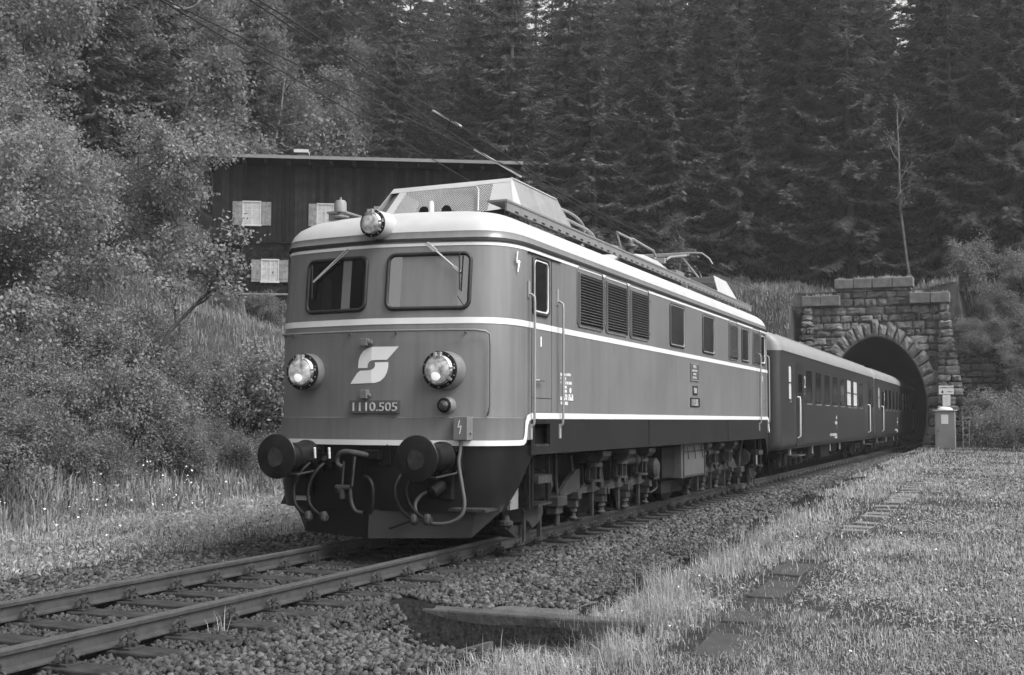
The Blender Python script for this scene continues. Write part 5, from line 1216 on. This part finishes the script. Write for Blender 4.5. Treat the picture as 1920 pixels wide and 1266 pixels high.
# ------------------------------------------------------------------ grass
def blades(P, h, w, m, name, r, lean=.45, label=None, cat='grass'):
    n = len(P); a = r.uniform(0, 2*np.pi, n); d = np.stack([np.cos(a), np.sin(a), np.zeros(n)], 1); side_ = np.stack([-np.sin(a), np.cos(a), np.zeros(n)], 1)
    ln = r.uniform(.05, 1, n)**1.3*lean; up = np.array([0, 0, 1.])
    b = P; m1 = P+up*(h*.55)[:, None]+d*(h*ln*.3)[:, None]; t = P+up*(h*(1-.38*ln))[:, None]+d*(h*ln*1.0)[:, None]
    s0 = side_*(w/2)[:, None]; s1 = side_*(w*.4)[:, None]
    V = np.stack([b-s0, b+s0, m1-s1, m1+s1, t], 1).reshape(-1, 3); k = (np.arange(n)*5)[:, None]
    F = np.concatenate([k+[0, 1, 3], k+[0, 3, 2], k+[2, 3, 4]], 1).reshape(-1, 3)
    o = npmesh(name, V, F, m); tag(o, label or name, cat, kind='stuff'); return o
def slabs_at(x, y): return (np.abs(x-4.45) < .24) & (y > -3.1) & (y < 20)
def rmask(x, y):
    edge = 2.65+.5*vnoise(x, y, 1.3, 12)-.45*smooth01(y/30)
    near = smooth01((x-edge)/.5); patch = .35+.65*smooth01((vnoise(x, y, .9, 13)-.25)/.3)
    sl_ = np.where(slabs_at(x, y), .5, 1.)
    pit = np.where((x > 1.3) & (x < 3.0+.3*np.sin(y*9)) & (y > -3.9) & (y < -1.0), .04, 1.)
    thin = np.where((x > 3.9) & (x < 4.9) & (y < 1.5), .45, 1.)
    return (rng.uniform(size=len(x)) < near*patch*sl_*pit*(.55+.45*thin))
q = lod_points(210000, 1.8, 15, -8, 47, rng, 9, 1.75, rmask)
d = np.hypot(q[:, 0]-6.755, q[:, 1]+12.168); tall = vnoise(q[:, 0], q[:, 1], 1.6, 14)
strip = np.exp(-((q[:, 0]-3.5)/.55)**2)
hgt = (rng.gamma(4, .013, len(q))+.018)*(.55+.75*tall+0.8*strip)
wd = .0035*(1+np.clip((d-10)/9, 0, 3.5))*rng.uniform(.7, 1.4, len(q))
blades(np.column_stack([q, H(q[:, 0], q[:, 1])-.01]), hgt, wd*1.3, m_grass, 'meadow_grass', rng, 1.25, 'pale meadow grass right of the track')
def lmask(x, y):
    edge = 2.75+.5*vnoise(x, y, 1.1, 22)
    return (rng.uniform(size=len(x)) < smooth01((-x-edge)/.5)*(.5+.5*smooth01((vnoise(x, y, .8, 23)-.2)/.3)))
q = lod_points(120000, -13, -2.3, -6, 45, rng, 13, 1.5, lmask)
d = np.hypot(q[:, 0]-6.755, q[:, 1]+12.168); hgt = (rng.gamma(4, .024, len(q))+.03)*(.5+vnoise(q[:, 0], q[:, 1], 1.4, 24)*1.1)*(.6+.5*smooth01((-q[:, 0]-3)/2)); wd = .005*(1+np.clip((d-12)/9, 0, 3))*rng.uniform(.7, 1.4, len(q))
blades(np.column_stack([q, H(q[:, 0], q[:, 1])-.02]), hgt, wd, m_grass, 'verge_grass', rng, 1.0, 'tall grass left of the track')
# tall dry clumps near the beam and ballast edge
cl = [(3.35, -2.45), (3.5, -2.7), (3.7, -2.2), (3.2, -3.3), (3.9, -1.6), (3.6, -1.0), (3.75, -3.2), (3.3, .4), (3.6, 1.6), (4.1, -3.6), (3.6, -.2), (3.4, 3), (3.4, 5), (3.3, 8)]
Q = []; 
for cx_, cy_ in cl:
    n_ = int(rng.integers(140, 240)); Q.append(np.column_stack([rng.normal(cx_, .13, n_), rng.normal(cy_, .13, n_)]))
q = np.concatenate(Q); blades(np.column_stack([q, H(q[:, 0], q[:, 1])-.01]), rng.uniform(.12, .40, len(q)), rng.uniform(.003, .006, len(q)), m_dry, 'tall_grass_clumps', rng, .8, 'tall pale grass stalks around the beam')
Pq = np.column_stack([rng.normal(.98, .025, 9), rng.normal(-4.15, .03, 9), np.full(9, -.2)])
blades(Pq, rng.uniform(.12, .26, 9), np.full(9, .008), m_dry, 'grass_tuft', rng, .7, 'small tuft of grass growing beside the near rail')
# slope grass (bank left, portal hill)
def smask(x, y): return ((x < -7) | (y > 49)) & ~((np.abs(x-.28) < 4.2) & (y < 52.4)) & (rng.uniform(size=len(x)) < .35+.65*vnoise(x, y, 2.5, 31))
q = lod_points(120000, -32, 16, 0, 68, rng, 22, 1.3, smask)
hgt = rng.gamma(4, .06, len(q))+.05; blades(np.column_stack([q, H(q[:, 0], q[:, 1])-.03]), hgt, rng.uniform(.014, .035, len(q)), leafmat('slope_grass_blade', 0.24, island=.45, var=.4, scale=.5), 'slope_grass', rng, .8, 'rough grass on the banks and above the portal')
# small flowers
def discs(P, rr, m, name, label):
    n = len(P); a = np.arange(5)*2*np.pi/5; ring = np.stack([np.cos(a), np.sin(a), np.zeros(5)], 1)
    R = rotmats(n, rng, .8); V = np.einsum('nij,vj->nvi', R, ring)*rr[:, None, None]+P[:, None, :]
    F = (np.arange(n)*5)[:, None]+np.arange(5)[None]; o = npmesh(name, V.reshape(-1, 3), F, m); tag(o, label, 'flowers', kind='stuff')
fc = [(-8.6, 6.2, .7, 60), (-8.2, 7.3, .7, 60), (-9.3, 3.6, .6, 30), (-6.5, 4.5, 1.2, 60), (-5.2, 1.6, 1.0, 40)]
P = np.concatenate([np.column_stack([rng.normal(a, s_, n_), rng.normal(b, s_, n_)]) for a, b, s_, n_ in fc]); z = H(P[:, 0], P[:, 1])+rng.uniform(.2, .6, len(P))
discs(np.column_stack([P, z]), rng.uniform(.010, .022, len(P)), m_flower, 'white_wildflowers', 'white wildflowers before the thicket')
fr_ = np.column_stack([rng.uniform(3, 9, 260), rng.uniform(-3, 30, 260)]); fr_ = np.concatenate([fr_, np.column_stack([rng.normal(3.5, .15, 18), rng.normal(.9, .1, 18)])])
discs(np.column_stack([fr_, H(fr_[:, 0], fr_[:, 1])+rng.uniform(.05, .16, len(fr_))]), rng.uniform(.006, .014, len(fr_)), m_flower, 'daisies', 'tiny white daisies in the meadow')

# broad low herbs among the grass
def herb_mask(x, y):
    right = (x > 3.2) & ~slabs_at(x, y); left = x < -3.0
    return (right | left) & (rng.uniform(size=len(x)) < .12+.88*smooth01((vnoise(x, y, 1.7, 51)-.42)/.2))
q = lod_points(60000, -11, 14, -7, 30, rng, 9, 1.6, herb_mask); n_ = len(q); d = np.hypot(q[:, 0]-6.755, q[:, 1]+12.168)
def rawkites(P, r, ln, wd):
    a = r.uniform(0, 2*np.pi, len(P)); D = np.stack([np.cos(a), np.sin(a), r.uniform(-.2, .9, len(P))], 1); D /= np.linalg.norm(D, axis=1)[:, None]
    Sd = np.cross(D, np.array([0, 0, 1.])); Sd /= np.linalg.norm(Sd, axis=1)[:, None]
    V = np.stack([P, P+D*(ln*.45)[:, None]+Sd*(wd/2)[:, None]+np.array([0, 0, .006]), P+D*ln[:, None], P+D*(ln*.45)[:, None]-Sd*(wd/2)[:, None]+np.array([0, 0, .006])], 1).reshape(-1, 3)
    k = (np.arange(len(P))*4)[:, None]; return V, np.concatenate([k+[0, 1, 2], k+[0, 2, 3]], 1).reshape(-1, 3)
ln = rng.uniform(.02, .05, n_)*(1+np.clip((d-10)/14, 0, 2))*np.where(q[:, 0] < 0, 1.5, 1); V, F = rawkites(np.column_stack([q, H(q[:, 0], q[:, 1])+rng.uniform(.0, .07, n_)*np.where(q[:, 0] < 0, 2.5, 1)]), rng, ln, ln*.45)
tag(npmesh('low_herbs', V, F, leafmat('herb_leaf', 0.31, island=.35, var=.35, scale=1.)), 'low broad leaved herbs growing through the grass', 'herbs', kind='stuff')
# rough growth on the bank faces round the portal
def bmask(x, y): return ~((np.abs(x-.28) < 3.9) & (y < 52.5)) & ~((x > 3.5) & (x < 10) & (y < 52.3) & (y > 50.6)) & (rng.uniform(size=len(x)) < .3+.7*vnoise(x, y, 1.2, 61))
q = np.stack([rng.uniform(-15, 16, 90000), rng.uniform(45.5, 61, 90000)], 1); q = q[bmask(q[:, 0], q[:, 1]) & ((q[:, 0] > 4) | (q[:, 1] > 52) | (q[:, 0] < -3.2))]
q = q[(H(q[:, 0], q[:, 1]) > .9)]; blades(np.column_stack([q, H(q[:, 0], q[:, 1])-.03]), rng.gamma(4, .075, len(q))+.08, rng.uniform(.02, .06, len(q)), leafmat('slope_grass_blade', 0.24, island=.45, var=.4, scale=.5), 'bank_grass', rng, 1.0, 'shaggy grass on the bank around the portal')

# ------------------------------------------------------------------ foliage builders
def kites(P, D, N, ln, wd):
    """leaf cards: centre line along D, normal N; 4 verts, 2 tris"""
    Sd = np.cross(D, N); Sd /= np.linalg.norm(Sd, axis=1)[:, None]+1e-9
    a = P; c = P+D*ln[:, None]; mid = P+D*(ln*.42)[:, None]-N*(ln*.06)[:, None]
    V = np.stack([a, mid+Sd*(wd/2)[:, None], c, mid-Sd*(wd/2)[:, None]], 1).reshape(-1, 3)
    k = (np.arange(len(P))*4)[:, None]; return V, np.concatenate([k+[0, 1, 2], k+[0, 2, 3]], 1).reshape(-1, 3)
def unit(a): return a/(np.linalg.norm(a, axis=-1, keepdims=True)+1e-9)
def grow(r, Ht, R, stems, levels=3, spread=.6, start=.25, nbr=(5, 5, 4), droop=0.):
    """skeleton: list of (p0,p1,r0,r1) and twig tips"""
    segs = []; tips = []
    def branch(p, d, L, rad_, lev):
        n = 4; pts = [p.copy()]; q = p.copy(); dd = d.copy()
        for i in range(n):
            dd = unit(dd+r.normal(0, .16, 3)+np.array([0, 0, .06-droop*(lev > 0)])); q2 = q+dd*L/n
            segs.append((q, q2, rad_*(1-i/n*.6), rad_*(1-(i+1)/n*.6))); q = q2; pts.append(q.copy())
        if lev == levels: tips.append((pts[1], pts[-1])); return
        for k in range(nbr[min(lev, 2)]):
            t = (start if lev == 0 else .25)+(1-(start if lev == 0 else .25))*(k+r.uniform(.2, .9))/nbr[min(lev, 2)]
            i = min(int(t*n), n-1); pp = pts[i]+(pts[i+1]-pts[i])*(t*n-i); v = unit(pts[-1]-pts[0]); o = unit(np.cross(v, r.normal(size=3)))
            nd2 = unit(v*(1-spread)+o*spread+np.array([0, 0, .12-droop])); Lf = L*(.62 if lev else R/Ht*1.25)*(1-.35*t)*r.uniform(.8, 1.2)
            branch(pp, nd2, Lf, rad_*.45, lev+1)
        tips.append((pts[-2], pts[-1]))
    for s in range(stems):
        a = 2*np.pi*s/stems+r.uniform(0, .8); lean = 0 if stems == 1 else .45
        branch(np.array([.15*np.cos(a)*(stems > 1), .15*np.sin(a)*(stems > 1), -.15]), unit(np.array([lean*np.cos(a), lean*np.sin(a), 1.])), Ht*.8*r.uniform(.85, 1.05), (Ht*.009 if Ht > 10 else Ht*.014) if stems == 1 else Ht*.009, 0)
    return segs, tips
def seg_mesh(segs, minr=.006, n=5):
    A = np.array([s[0] for s in segs]); B = np.array([s[1] for s in segs]); ra = np.maximum([s[2] for s in segs], minr); rb = np.maximum([s[3] for s in segs], minr)
    d = unit(B-A); o = unit(np.cross(d, np.array([.31, .77, .55]))); p = np.cross(d, o); a = np.arange(n)*2*np.pi/n
    c, s_ = np.cos(a), np.sin(a); off = o[:, None, :]*c[None, :, None]+p[:, None, :]*s_[None, :, None]
    V = np.concatenate([A[:, None]+off*ra[:, None, None], B[:, None]+off*rb[:, None, None]], 1).reshape(-1, 3)
    k = (np.arange(len(A))*2*n)[:, None, None]; i = np.arange(n); j = (i+1) % n
    F = (k+np.stack([i, j, n+j, n+i], 1)[None]).reshape(-1, 4); return V, F
def leaves_on(tips, n, ls, r, cluster=.28, droop=.5, wide=.75):
    A = np.array([t[0] for t in tips]); B = np.array([t[1] for t in tips]); i = r.integers(0, len(A), n); t = r.uniform(.1, 1.1, n)
    c = A[i]+(B[i]-A[i])*t[:, None]+r.normal(0, cluster, (n, 3))*np.array([1, 1, .8])
    D = unit(unit(B[i]-A[i])*.6+r.normal(0, .7, (n, 3))+np.array([0, 0, -droop])); N = unit(r.normal(0, .55, (n, 3))+np.array([0, 0, 1.])); N = unit(N-D*(N*D).sum(1)[:, None])
    ln = ls*r.uniform(.6, 1.35, n); return kites(c, D, N, ln, ln*wide*r.uniform(.8, 1.2, n))
def plant_proto(kind, seed, Ht, R, stems, n, ls, m_l, m_b, levels=3, cluster=.25, spread=.6, start=.2, nbr=(6, 5, 4), droop=.05, ldroop=.5, wide=.75, minr=.006):
    r = np.random.default_rng(seed); segs, tips = grow(r, Ht, R, stems, levels, spread, start, nbr, droop)
    tp = np.array([t[1] for t in tips]); fz = Ht/np.percentile(tp[:, 2], 97); fr = R/np.percentile(np.hypot(tp[:, 0], tp[:, 1]), 92); sc = np.array([fr, fr, fz])
    segs = [(a*sc, b*sc, c_, d_) for a, b, c_, d_ in segs]; tips = [(a*sc, b*sc) for a, b in tips]
    V, F = seg_mesh(segs, minr); tk = npmesh('trunk' if stems == 1 else 'stems', V, F, m_b, smooth=True)
    V, F = leaves_on(tips, n, ls, r, cluster, ldroop, wide); cr = npmesh('crown' if stems == 1 else 'foliage', V, F, m_l)
    for o in (tk, cr): COL.objects.unlink(o)
    return tk, cr
def place(proto, name, label, cat, x, y, s=1., rot=0., group=None, z=None, lean=(0, 0), sz=None):
    root = bpy.data.objects.new(name, None); root.location = (x, y, float(H(x, y))-.05 if z is None else z); root.rotation_euler = (lean[0], lean[1], rot); root.scale = (s, s, sz or s); COL.objects.link(root)
    tag(root, label, cat, group)
    for p in proto: c = p.copy(); COL.objects.link(c); c.parent = root
    return root
# spruces
def spruce_proto(seed, Ht, R, low=1.5, dens=1.):
    r = np.random.default_rng(seed); P = []; D = []; N = []; LN = []; WD = []; segs = [(np.array([0, 0, -.3]), np.array([0, 0, Ht*.5]), Ht*.011, Ht*.007), (np.array([0, 0, Ht*.5]), np.array([0, 0, Ht]), Ht*.007, .02)]
    h = low
    while h < Ht-.15:
        f = 1-h/Ht; L0 = R*(f**.95)*r.uniform(.82, 1.12)*(1-.25*np.exp(-(h-low)/1.2)); nb = 6 if f > .25 else 5
        a0 = r.uniform(0, 6.28)
        for k in range(nb):
            if r.uniform() < .08: continue
            a = a0+2*np.pi*k/nb+r.normal(0, .18); L = max(.25, L0*r.uniform(.65, 1.15)); hd = np.array([np.cos(a), np.sin(a), 0]); sd_ = np.array([-np.sin(a), np.cos(a), 0])
            dr = (-.50*f-.04)*r.uniform(.6, 1.4) if f > .15 else .25; n = max(3, int(L/.15)); t = np.linspace(.08, 1, n)
            zz = dr*L*t+.30*L*t**3*(1 if f > .2 else .6)+.04*L; c = hd[None]*(L*t)[:, None]+np.stack([0*t, 0*t, h+zz], 1)
            segs.append((np.array([0, 0, h]), c[n//2], .03*f+.008, .015)); segs.append((c[n//2], c[-1], .015, .006))
            tang = unit(np.gradient(c, axis=0))
            for side_ in (-1, 1, 0):
                for rep in range(3 if side_ else 2):
                    m = len(c); j = c+r.normal(0, .04, (m, 3)); prof = (1-(t-.35)**2*1.3).clip(.25, 1); ln = (.16+.16*L**.5)*prof*r.uniform(.7, 1.3, m)*(1 if side_ else .8)
                    dd = unit(tang*r.uniform(.5, .9, (m, 1))+sd_[None]*side_*r.uniform(.5, 1., (m, 1))+np.array([0, 0, -1.])*r.uniform(.05, .75, (m, 1))*(1 if side_ else 1.3))
                    nn = unit(np.array([0, 0, 1.])+r.normal(0, .45, (m, 3))+hd[None]*.25); nn = unit(nn-dd*(nn*dd).sum(1)[:, None]); P.append(j); D.append(dd); N.append(nn); LN.append(ln); WD.append(ln*r.uniform(.22, .42, m))
        h += r.uniform(.55, .9)/dens
    V, F = kites(np.concatenate(P), np.concatenate(D), np.concatenate(N), np.concatenate(LN)*1.25, np.concatenate(WD))
    cr = npmesh('crown', V, F, m_spruce); V, F = seg_mesh(segs, .008, 6); tk = npmesh('trunk', V, F, m_bark)
    for o in (tk, cr): COL.objects.unlink(o)
    return tk, cr
SP = [spruce_proto(21, 22, 5.6), spruce_proto(22, 24, 6.2, 2.2), spruce_proto(23, 20, 5.2, 1.0), spruce_proto(24, 26, 6.0, 3.)]
SPS = [spruce_proto(31, 9, 2.6, .3, 1.3)]
rt_ = random.Random(77)
GS = 'tall spruces of the forest behind'
def spruce(x, y, Ht, label=None, group=GS, k=None):
    k = rt_.randrange(4) if k is None else k; base = (22, 24, 20, 26)[k]; s = Ht/base
    return place(SP[k], 'spruce_tree', label or 'tall dark spruce standing in the dense forest', 'spruce', x, y, s*rt_.uniform(.95, 1.1), rt_.uniform(0, 6.28), None if label else group, lean=(rt_.uniform(-.02, .02), rt_.uniform(-.02, .02)), sz=s)
# front row, placed after the photograph
spruce(-1.9, 61.5, 24, 'broad spruce directly above the portal with layered boughs', k=1)
spruce(-20.0, 52.5, 23, 'pale tipped spruce right behind the end of the timber house', k=0)
for x, y, h in ((-16.5, 58, 22), (-12.5, 60, 24), (-8.6, 61.5, 21), (-5.2, 64, 25), (2.3, 65.5, 16), (4.0, 61.0, 20), (7.2, 60, 22), (10.2, 60.5, 23), (13.5, 61, 21), (17, 61, 24), (-24.2, 56.5, 22), (5.6, 65.5, 24), (-14.8, 64, 25), (-10.5, 66, 26), (-19.5, 60, 25), (8.9, 66, 25), (12, 67, 26), (-7.2, 68, 27)):
    spruce(x+rt_.uniform(-.4, .4), y+rt_.uniform(-.5, .5), h)
def gap(x, y, top):
    """keep the notch in the tree tops above the portal open"""
    dx, dy = x-CAM.x, y-CAM.y; az = math.atan2(-dx, dy); dist = math.hypot(dx, dy)
    w = math.atan2(2.8, dist)
    return abs(az-.0785) < w*.35+.008 and (top-CAM.z)/dist > .318
cnt = 0; occupied = []
for i in range(2600):
    if cnt >= 105: break
    y = rt_.uniform(56, 108); x = rt_.uniform(-50+.35*(y-60)*0, 24); 
    if y < 64 and x > -22: continue
    if any((x-a)**2+(y-b)**2 < 3.4**2 for a, b in occupied): continue
    h = rt_.uniform(19, 27)
    if x < -28 and rt_.random() < .45: continue
    if gap(x, y, float(H(x, y))+h): continue
    # only what can be seen: skip trees far outside the field of view
    az = math.atan2(-(x-CAM.x), y-CAM.y)
    if az < -.06 or az > .86: continue
    spruce(x, y, h); occupied.append((x, y)); cnt += 1
# broadleaf trees of the left hillside
HB1 = [plant_proto('t', 41, 11, 3.6, 1, 9000, .20, m_leafC, m_bark, cluster=.40, minr=.015), plant_proto('t', 42, 12, 3.2, 1, 9000, .18, m_leafC, m_birch, cluster=.36, minr=.015), plant_proto('t', 43, 9, 3.6, 1, 9000, .20, m_leafC, m_bark, cluster=.42, minr=.015)]
cnt = 0
for i in range(4000):
    if cnt >= 105: break
    y = rt_.uniform(14, 95); x = rt_.uniform(-88, -27)
    az = math.atan2(-(x-CAM.x), y-CAM.y); dist = math.hypot(x-CAM.x, y-CAM.y)
    if az < .40 or az > .86 or dist < 47: continue
    hu = (Vector((x, y))-A_); u = hu.dot(ud)/k_; w = hu.dot(nd_)
    if -3 < u < 14 and -3 < w < 11: continue
    if any((x-a)**2+(y-b)**2 < 2.7**2 for a, b in occupied): continue
    occupied.append((x, y)); cnt += 1
    if rt_.random() < .28: spruce(x, y, rt_.uniform(13, 20), 'spruce standing among the broadleaf trees of the left hillside', None).__setitem__('group', 'spruces scattered on the left hillside')
    else:
        k = rt_.randrange(3); o = place(HB1[k], 'broadleaf_tree', ('rounded leafy tree on the steep hillside behind the house', 'slender pale barked tree on the steep hillside', 'low spreading leafy tree on the steep hillside')[k], 'tree', x, y, rt_.uniform(.75, 1.2), rt_.uniform(0, 6.28), ('rounded hillside trees', 'pale barked hillside trees', 'low hillside trees')[k])
# birch in front of the spruces, saplings
BR = plant_proto('b', 51, 14, 1.7, 1, 450, .12, m_leafC, m_birch, cluster=.4, start=.45, nbr=(9, 4, 3), minr=.012)
place(BR, 'birch_tree', 'thin nearly bare birch with pale trunk before the spruces above the portal', 'birch', 1.75, 58.2, .82, 1.0, lean=(.0, -.03))
SA = plant_proto('s', 52, 9.5, 1.3, 1, 4200, .11, leafmat('sapling_leaf', .10), m_bark, cluster=.16, start=.35, nbr=(10, 4, 3), minr=.012)
place(SA, 'sapling', 'young maple sapling rising behind the locomotive roof', 'sapling', -8.9, 47.5, 1.12, 0)
# big maple and thicket left
MP = plant_proto('m', 61, 5.7, 4.5, 3, 80000, .09, m_leafA, m_bark, cluster=.15, spread=.72, start=.12, nbr=(7, 6, 5), droop=.04, ldroop=.9)
place(MP, 'maple_tree', 'large spreading maple with drooping leaves left of the house', 'maple', -17.0, 13.8, 1.0, .4)
MP2 = plant_proto('m', 62, 4.9, 3.6, 4, 60000, .085, m_leafA, m_bark, cluster=.15, spread=.66, start=.12, nbr=(6, 6, 4), ldroop=.7)
place(MP2, 'maple_tree', 'many stemmed leafy tree at the left picture edge', 'maple', -14.8, 7.6, 1.0, 1.9)
place(MP2, 'maple_tree', 'many stemmed leafy tree behind the large maple', 'maple', -22.5, 18.5, .95, 4.)
LN_ = plant_proto('l', 63, 4.6, 1.0, 1, 1400, .09, m_leafA, m_bark, cluster=.16, start=.5, nbr=(5, 3, 3), minr=.01)
place(LN_, 'sapling', 'leaning thin sapling in front of the maple', 'sapling', -11.6, 10.2, 1.05, 0, lean=(.0, .42))
SH = [plant_proto('s', 71, 1.7, 1.15, 6, 9000, .07, m_leafB, m_bark, levels=2, cluster=.11, nbr=(6, 5, 4), wide=.6), plant_proto('s', 72, 1.4, 1.2, 7, 9000, .055, m_leafB, m_bark, levels=2, cluster=.10, nbr=(6, 5, 4), wide=.7), plant_proto('s', 73, 2.3, 1.2, 5, 9000, .085, m_leafA, m_bark, levels=2, cluster=.13, nbr=(7, 5, 4), wide=.6, ldroop=.7)]
cnt = 0; sh_ = []
spots = [(-9.0, 12.3, 1.15, 2, 'bright leafy bush with hanging leaves beside the locomotive front')]
for x, y, s, k, lab in spots: place(SH[k], 'shrub', lab, 'shrub', x, y, s, 1.2); sh_.append((x, y))
for i in range(3000):
    if cnt >= 60: break
    y = rt_.uniform(2, 22); x = -8.6-rt_.random()**1.5*7
    if y > 12 and x < -11 and rt_.random() < .9: continue
    if x < -11.5 and rt_.random() < .6: continue
    if y > 17 and rt_.random() < .5: continue
    if any((x-a)**2+(y-b)**2 < .95**2 for a, b in sh_): continue
    az = math.atan2(-(x-CAM.x), y-CAM.y)
    if az > .86: continue
    sh_.append((x, y)); cnt += 1; k = rt_.randrange(3)
    place(SH[k], 'shrub', ('dense small leaved shrub in the thicket left of the track', 'low rounded shrub in the thicket left of the track', 'taller loose shrub in the thicket left of the track')[k], 'shrub', x, y, rt_.uniform(.5, .95), rt_.uniform(0, 6.28), ('dense shrubs of the thicket', 'low shrubs of the thicket', 'taller shrubs of the thicket')[k])
# shrubs over the wall right of the portal, behind it and along the bank
for i in range(34):
    x = rt_.uniform(4.8, 11.5); y = rt_.uniform(50.2, 56) if i > 8 else rt_.uniform(49.0, 51.2)
    if x < 5.5 and y < 51: continue
    place(SH[i % 3], 'shrub', 'leafy shrub growing over the bank right of the portal', 'shrub', x, y, rt_.uniform(.7, 1.2), rt_.uniform(0, 6.28), 'shrubs right of the portal')
for i, (x, y, z_) in enumerate(((4.75, 51.6, 5.3), (4.7, 51.9, 6.3), (6.6, 51.4, 3.2), (7.6, 51.3, 2.6), (8.6, 51.2, 2.2), (6.2, 51.4, 4.4), (7.2, 51.4, 3.9))):
    place(SH[i % 3], 'shrub', 'leafy shrub rooted in the face of the rubble wall', 'shrub', x, y, rt_.uniform(.5, .8), rt_.uniform(0, 6.28), 'shrubs in the face of the rubble wall', z=z_-.5)
for i in range(30):
    x = 4.3+i*.24+rt_.uniform(-.2, .2); y = rt_.uniform(52.3, 53.6)
    place(SH[i % 3], 'shrub', 'leafy shrub hanging over the top of the rubble wall', 'shrub', x, y, rt_.uniform(.6, 1.0), rt_.uniform(0, 6.28), 'shrubs on top of the rubble wall', z=float(H(x, 52.9))-.35)
place(SH[1], 'shrub', 'bright shrub at the right picture edge before the bank', 'shrub', 6.6, 44.5, 1.5, 2.)
for i in range(16):
    x = rt_.uniform(-14, -3.8); y = rt_.uniform(50, 56)
    place(SH[i % 2], 'shrub', 'small shrub on the grassy bank left of the portal', 'shrub', x, y, rt_.uniform(.3, .7), rt_.uniform(0, 6.28), 'shrubs left of the portal')
for i in range(6):
    p = HP(rt_.uniform(-1.5, 6), -rt_.uniform(1.2, 3.0), 5)
    place(SH[i % 3], 'shrub', 'garden shrub below the windows of the timber house', 'shrub', p[0], p[1], rt_.uniform(.35, .6), rt_.uniform(0, 6.28), 'shrubs in front of the house')
# weeds on the ballast
WD_ = plant_proto('w', 81, .22, .22, 9, 420, .028, leafmat('weed_leaf', .16), m_bark, levels=1, cluster=.03, nbr=(4, 3, 2), wide=.7, minr=.0015)
for (x, y, s) in ((2.6, 2.3, 1), (2.75, 1.8, 1.2), (2.85, 2.9, 1), (2.45, 1.2, .9), (2.7, 3.6, 1.1), (2.95, 4.1, 1.2), (2.3, .4, .8), (2.6, .6, 1), (2.9, 1.1, 1.1), (2.8, 5.2, 1), (-3.0, .4, 1.5), (-2.9, 1.6, 1.2), (-3.2, 2.6, 1.6), (2.1, .0, .7), (3.0, -.4, 1.1)):
    place(WD_, 'weed_plant', 'low leafy weed growing on the ballast shoulder', 'weed', x, y, s, rt_.uniform(0, 6), 'weeds on the ballast', z=float(HB(x, y)))

# ------------------------------------------------------------------ cliff patches high on the left hillside
def cliff(x, y, z, w, h, label, seed):
    r = np.random.default_rng(seed); n = 18; U, Vv = np.meshgrid(np.linspace(-1, 1, n), np.linspace(-1, 1, n)); a = math.atan2(CAM.y-y, CAM.x-x); f = np.array([math.cos(a), math.sin(a), 0]); s = np.array([-f[1], f[0], 0])
    edge = 1-np.maximum(abs(U), abs(Vv))**4; bump = (vnoise(U*9+seed, Vv*9, 2.2, seed)+.6*vnoise(U*9, Vv*9+seed, .8, seed+1))*2.2
    Pn = np.array([x, y, z])+U[..., None]*s*w/2+Vv[..., None]*np.array([0, 0, h/2])+((edge*2.5+bump*edge)[..., None])*f
    A = (np.arange(n-1)[:, None]*n+np.arange(n-1)[None]).ravel(); o = npmesh('cliff', Pn.reshape(-1, 3), np.stack([A, A+1, A+n+1, A+n], 1), m_rock); o['kind'] = 'structure'
for (x, y, w, h, dz, sd_) in ((-62, 48, 15, 14, 6, 1), (-55, 33, 9, 10, 4, 2), (-56, 60, 9, 10, 7, 3), (-47, 72, 7, 9, 7, 4)):
    cliff(x, y, float(H(x, y))+dz, w, h, '', sd_)

# ------------------------------------------------------------------ thin mist in the valley
hz_ = MB().box(-130, 70, -25, 175, -2, 95).build('haze', bpy.data.materials.new('haze'), None); hz_['kind'] = 'stuff'
hm = hz_.data.materials[0]; hm.use_nodes = True; nt = hm.node_tree; nt.nodes.remove(nt.nodes['Principled BSDF']); pv = nt.nodes.new('ShaderNodeVolumePrincipled')
pv.inputs['Color'].default_value = (.9, .9, .9, 1); pv.inputs['Density'].default_value = .0006; pv.inputs['Anisotropy'].default_value = .2
nt.links.new(pv.outputs[0], [n for n in nt.nodes if n.type == 'OUTPUT_MATERIAL'][0].inputs['Volume'])
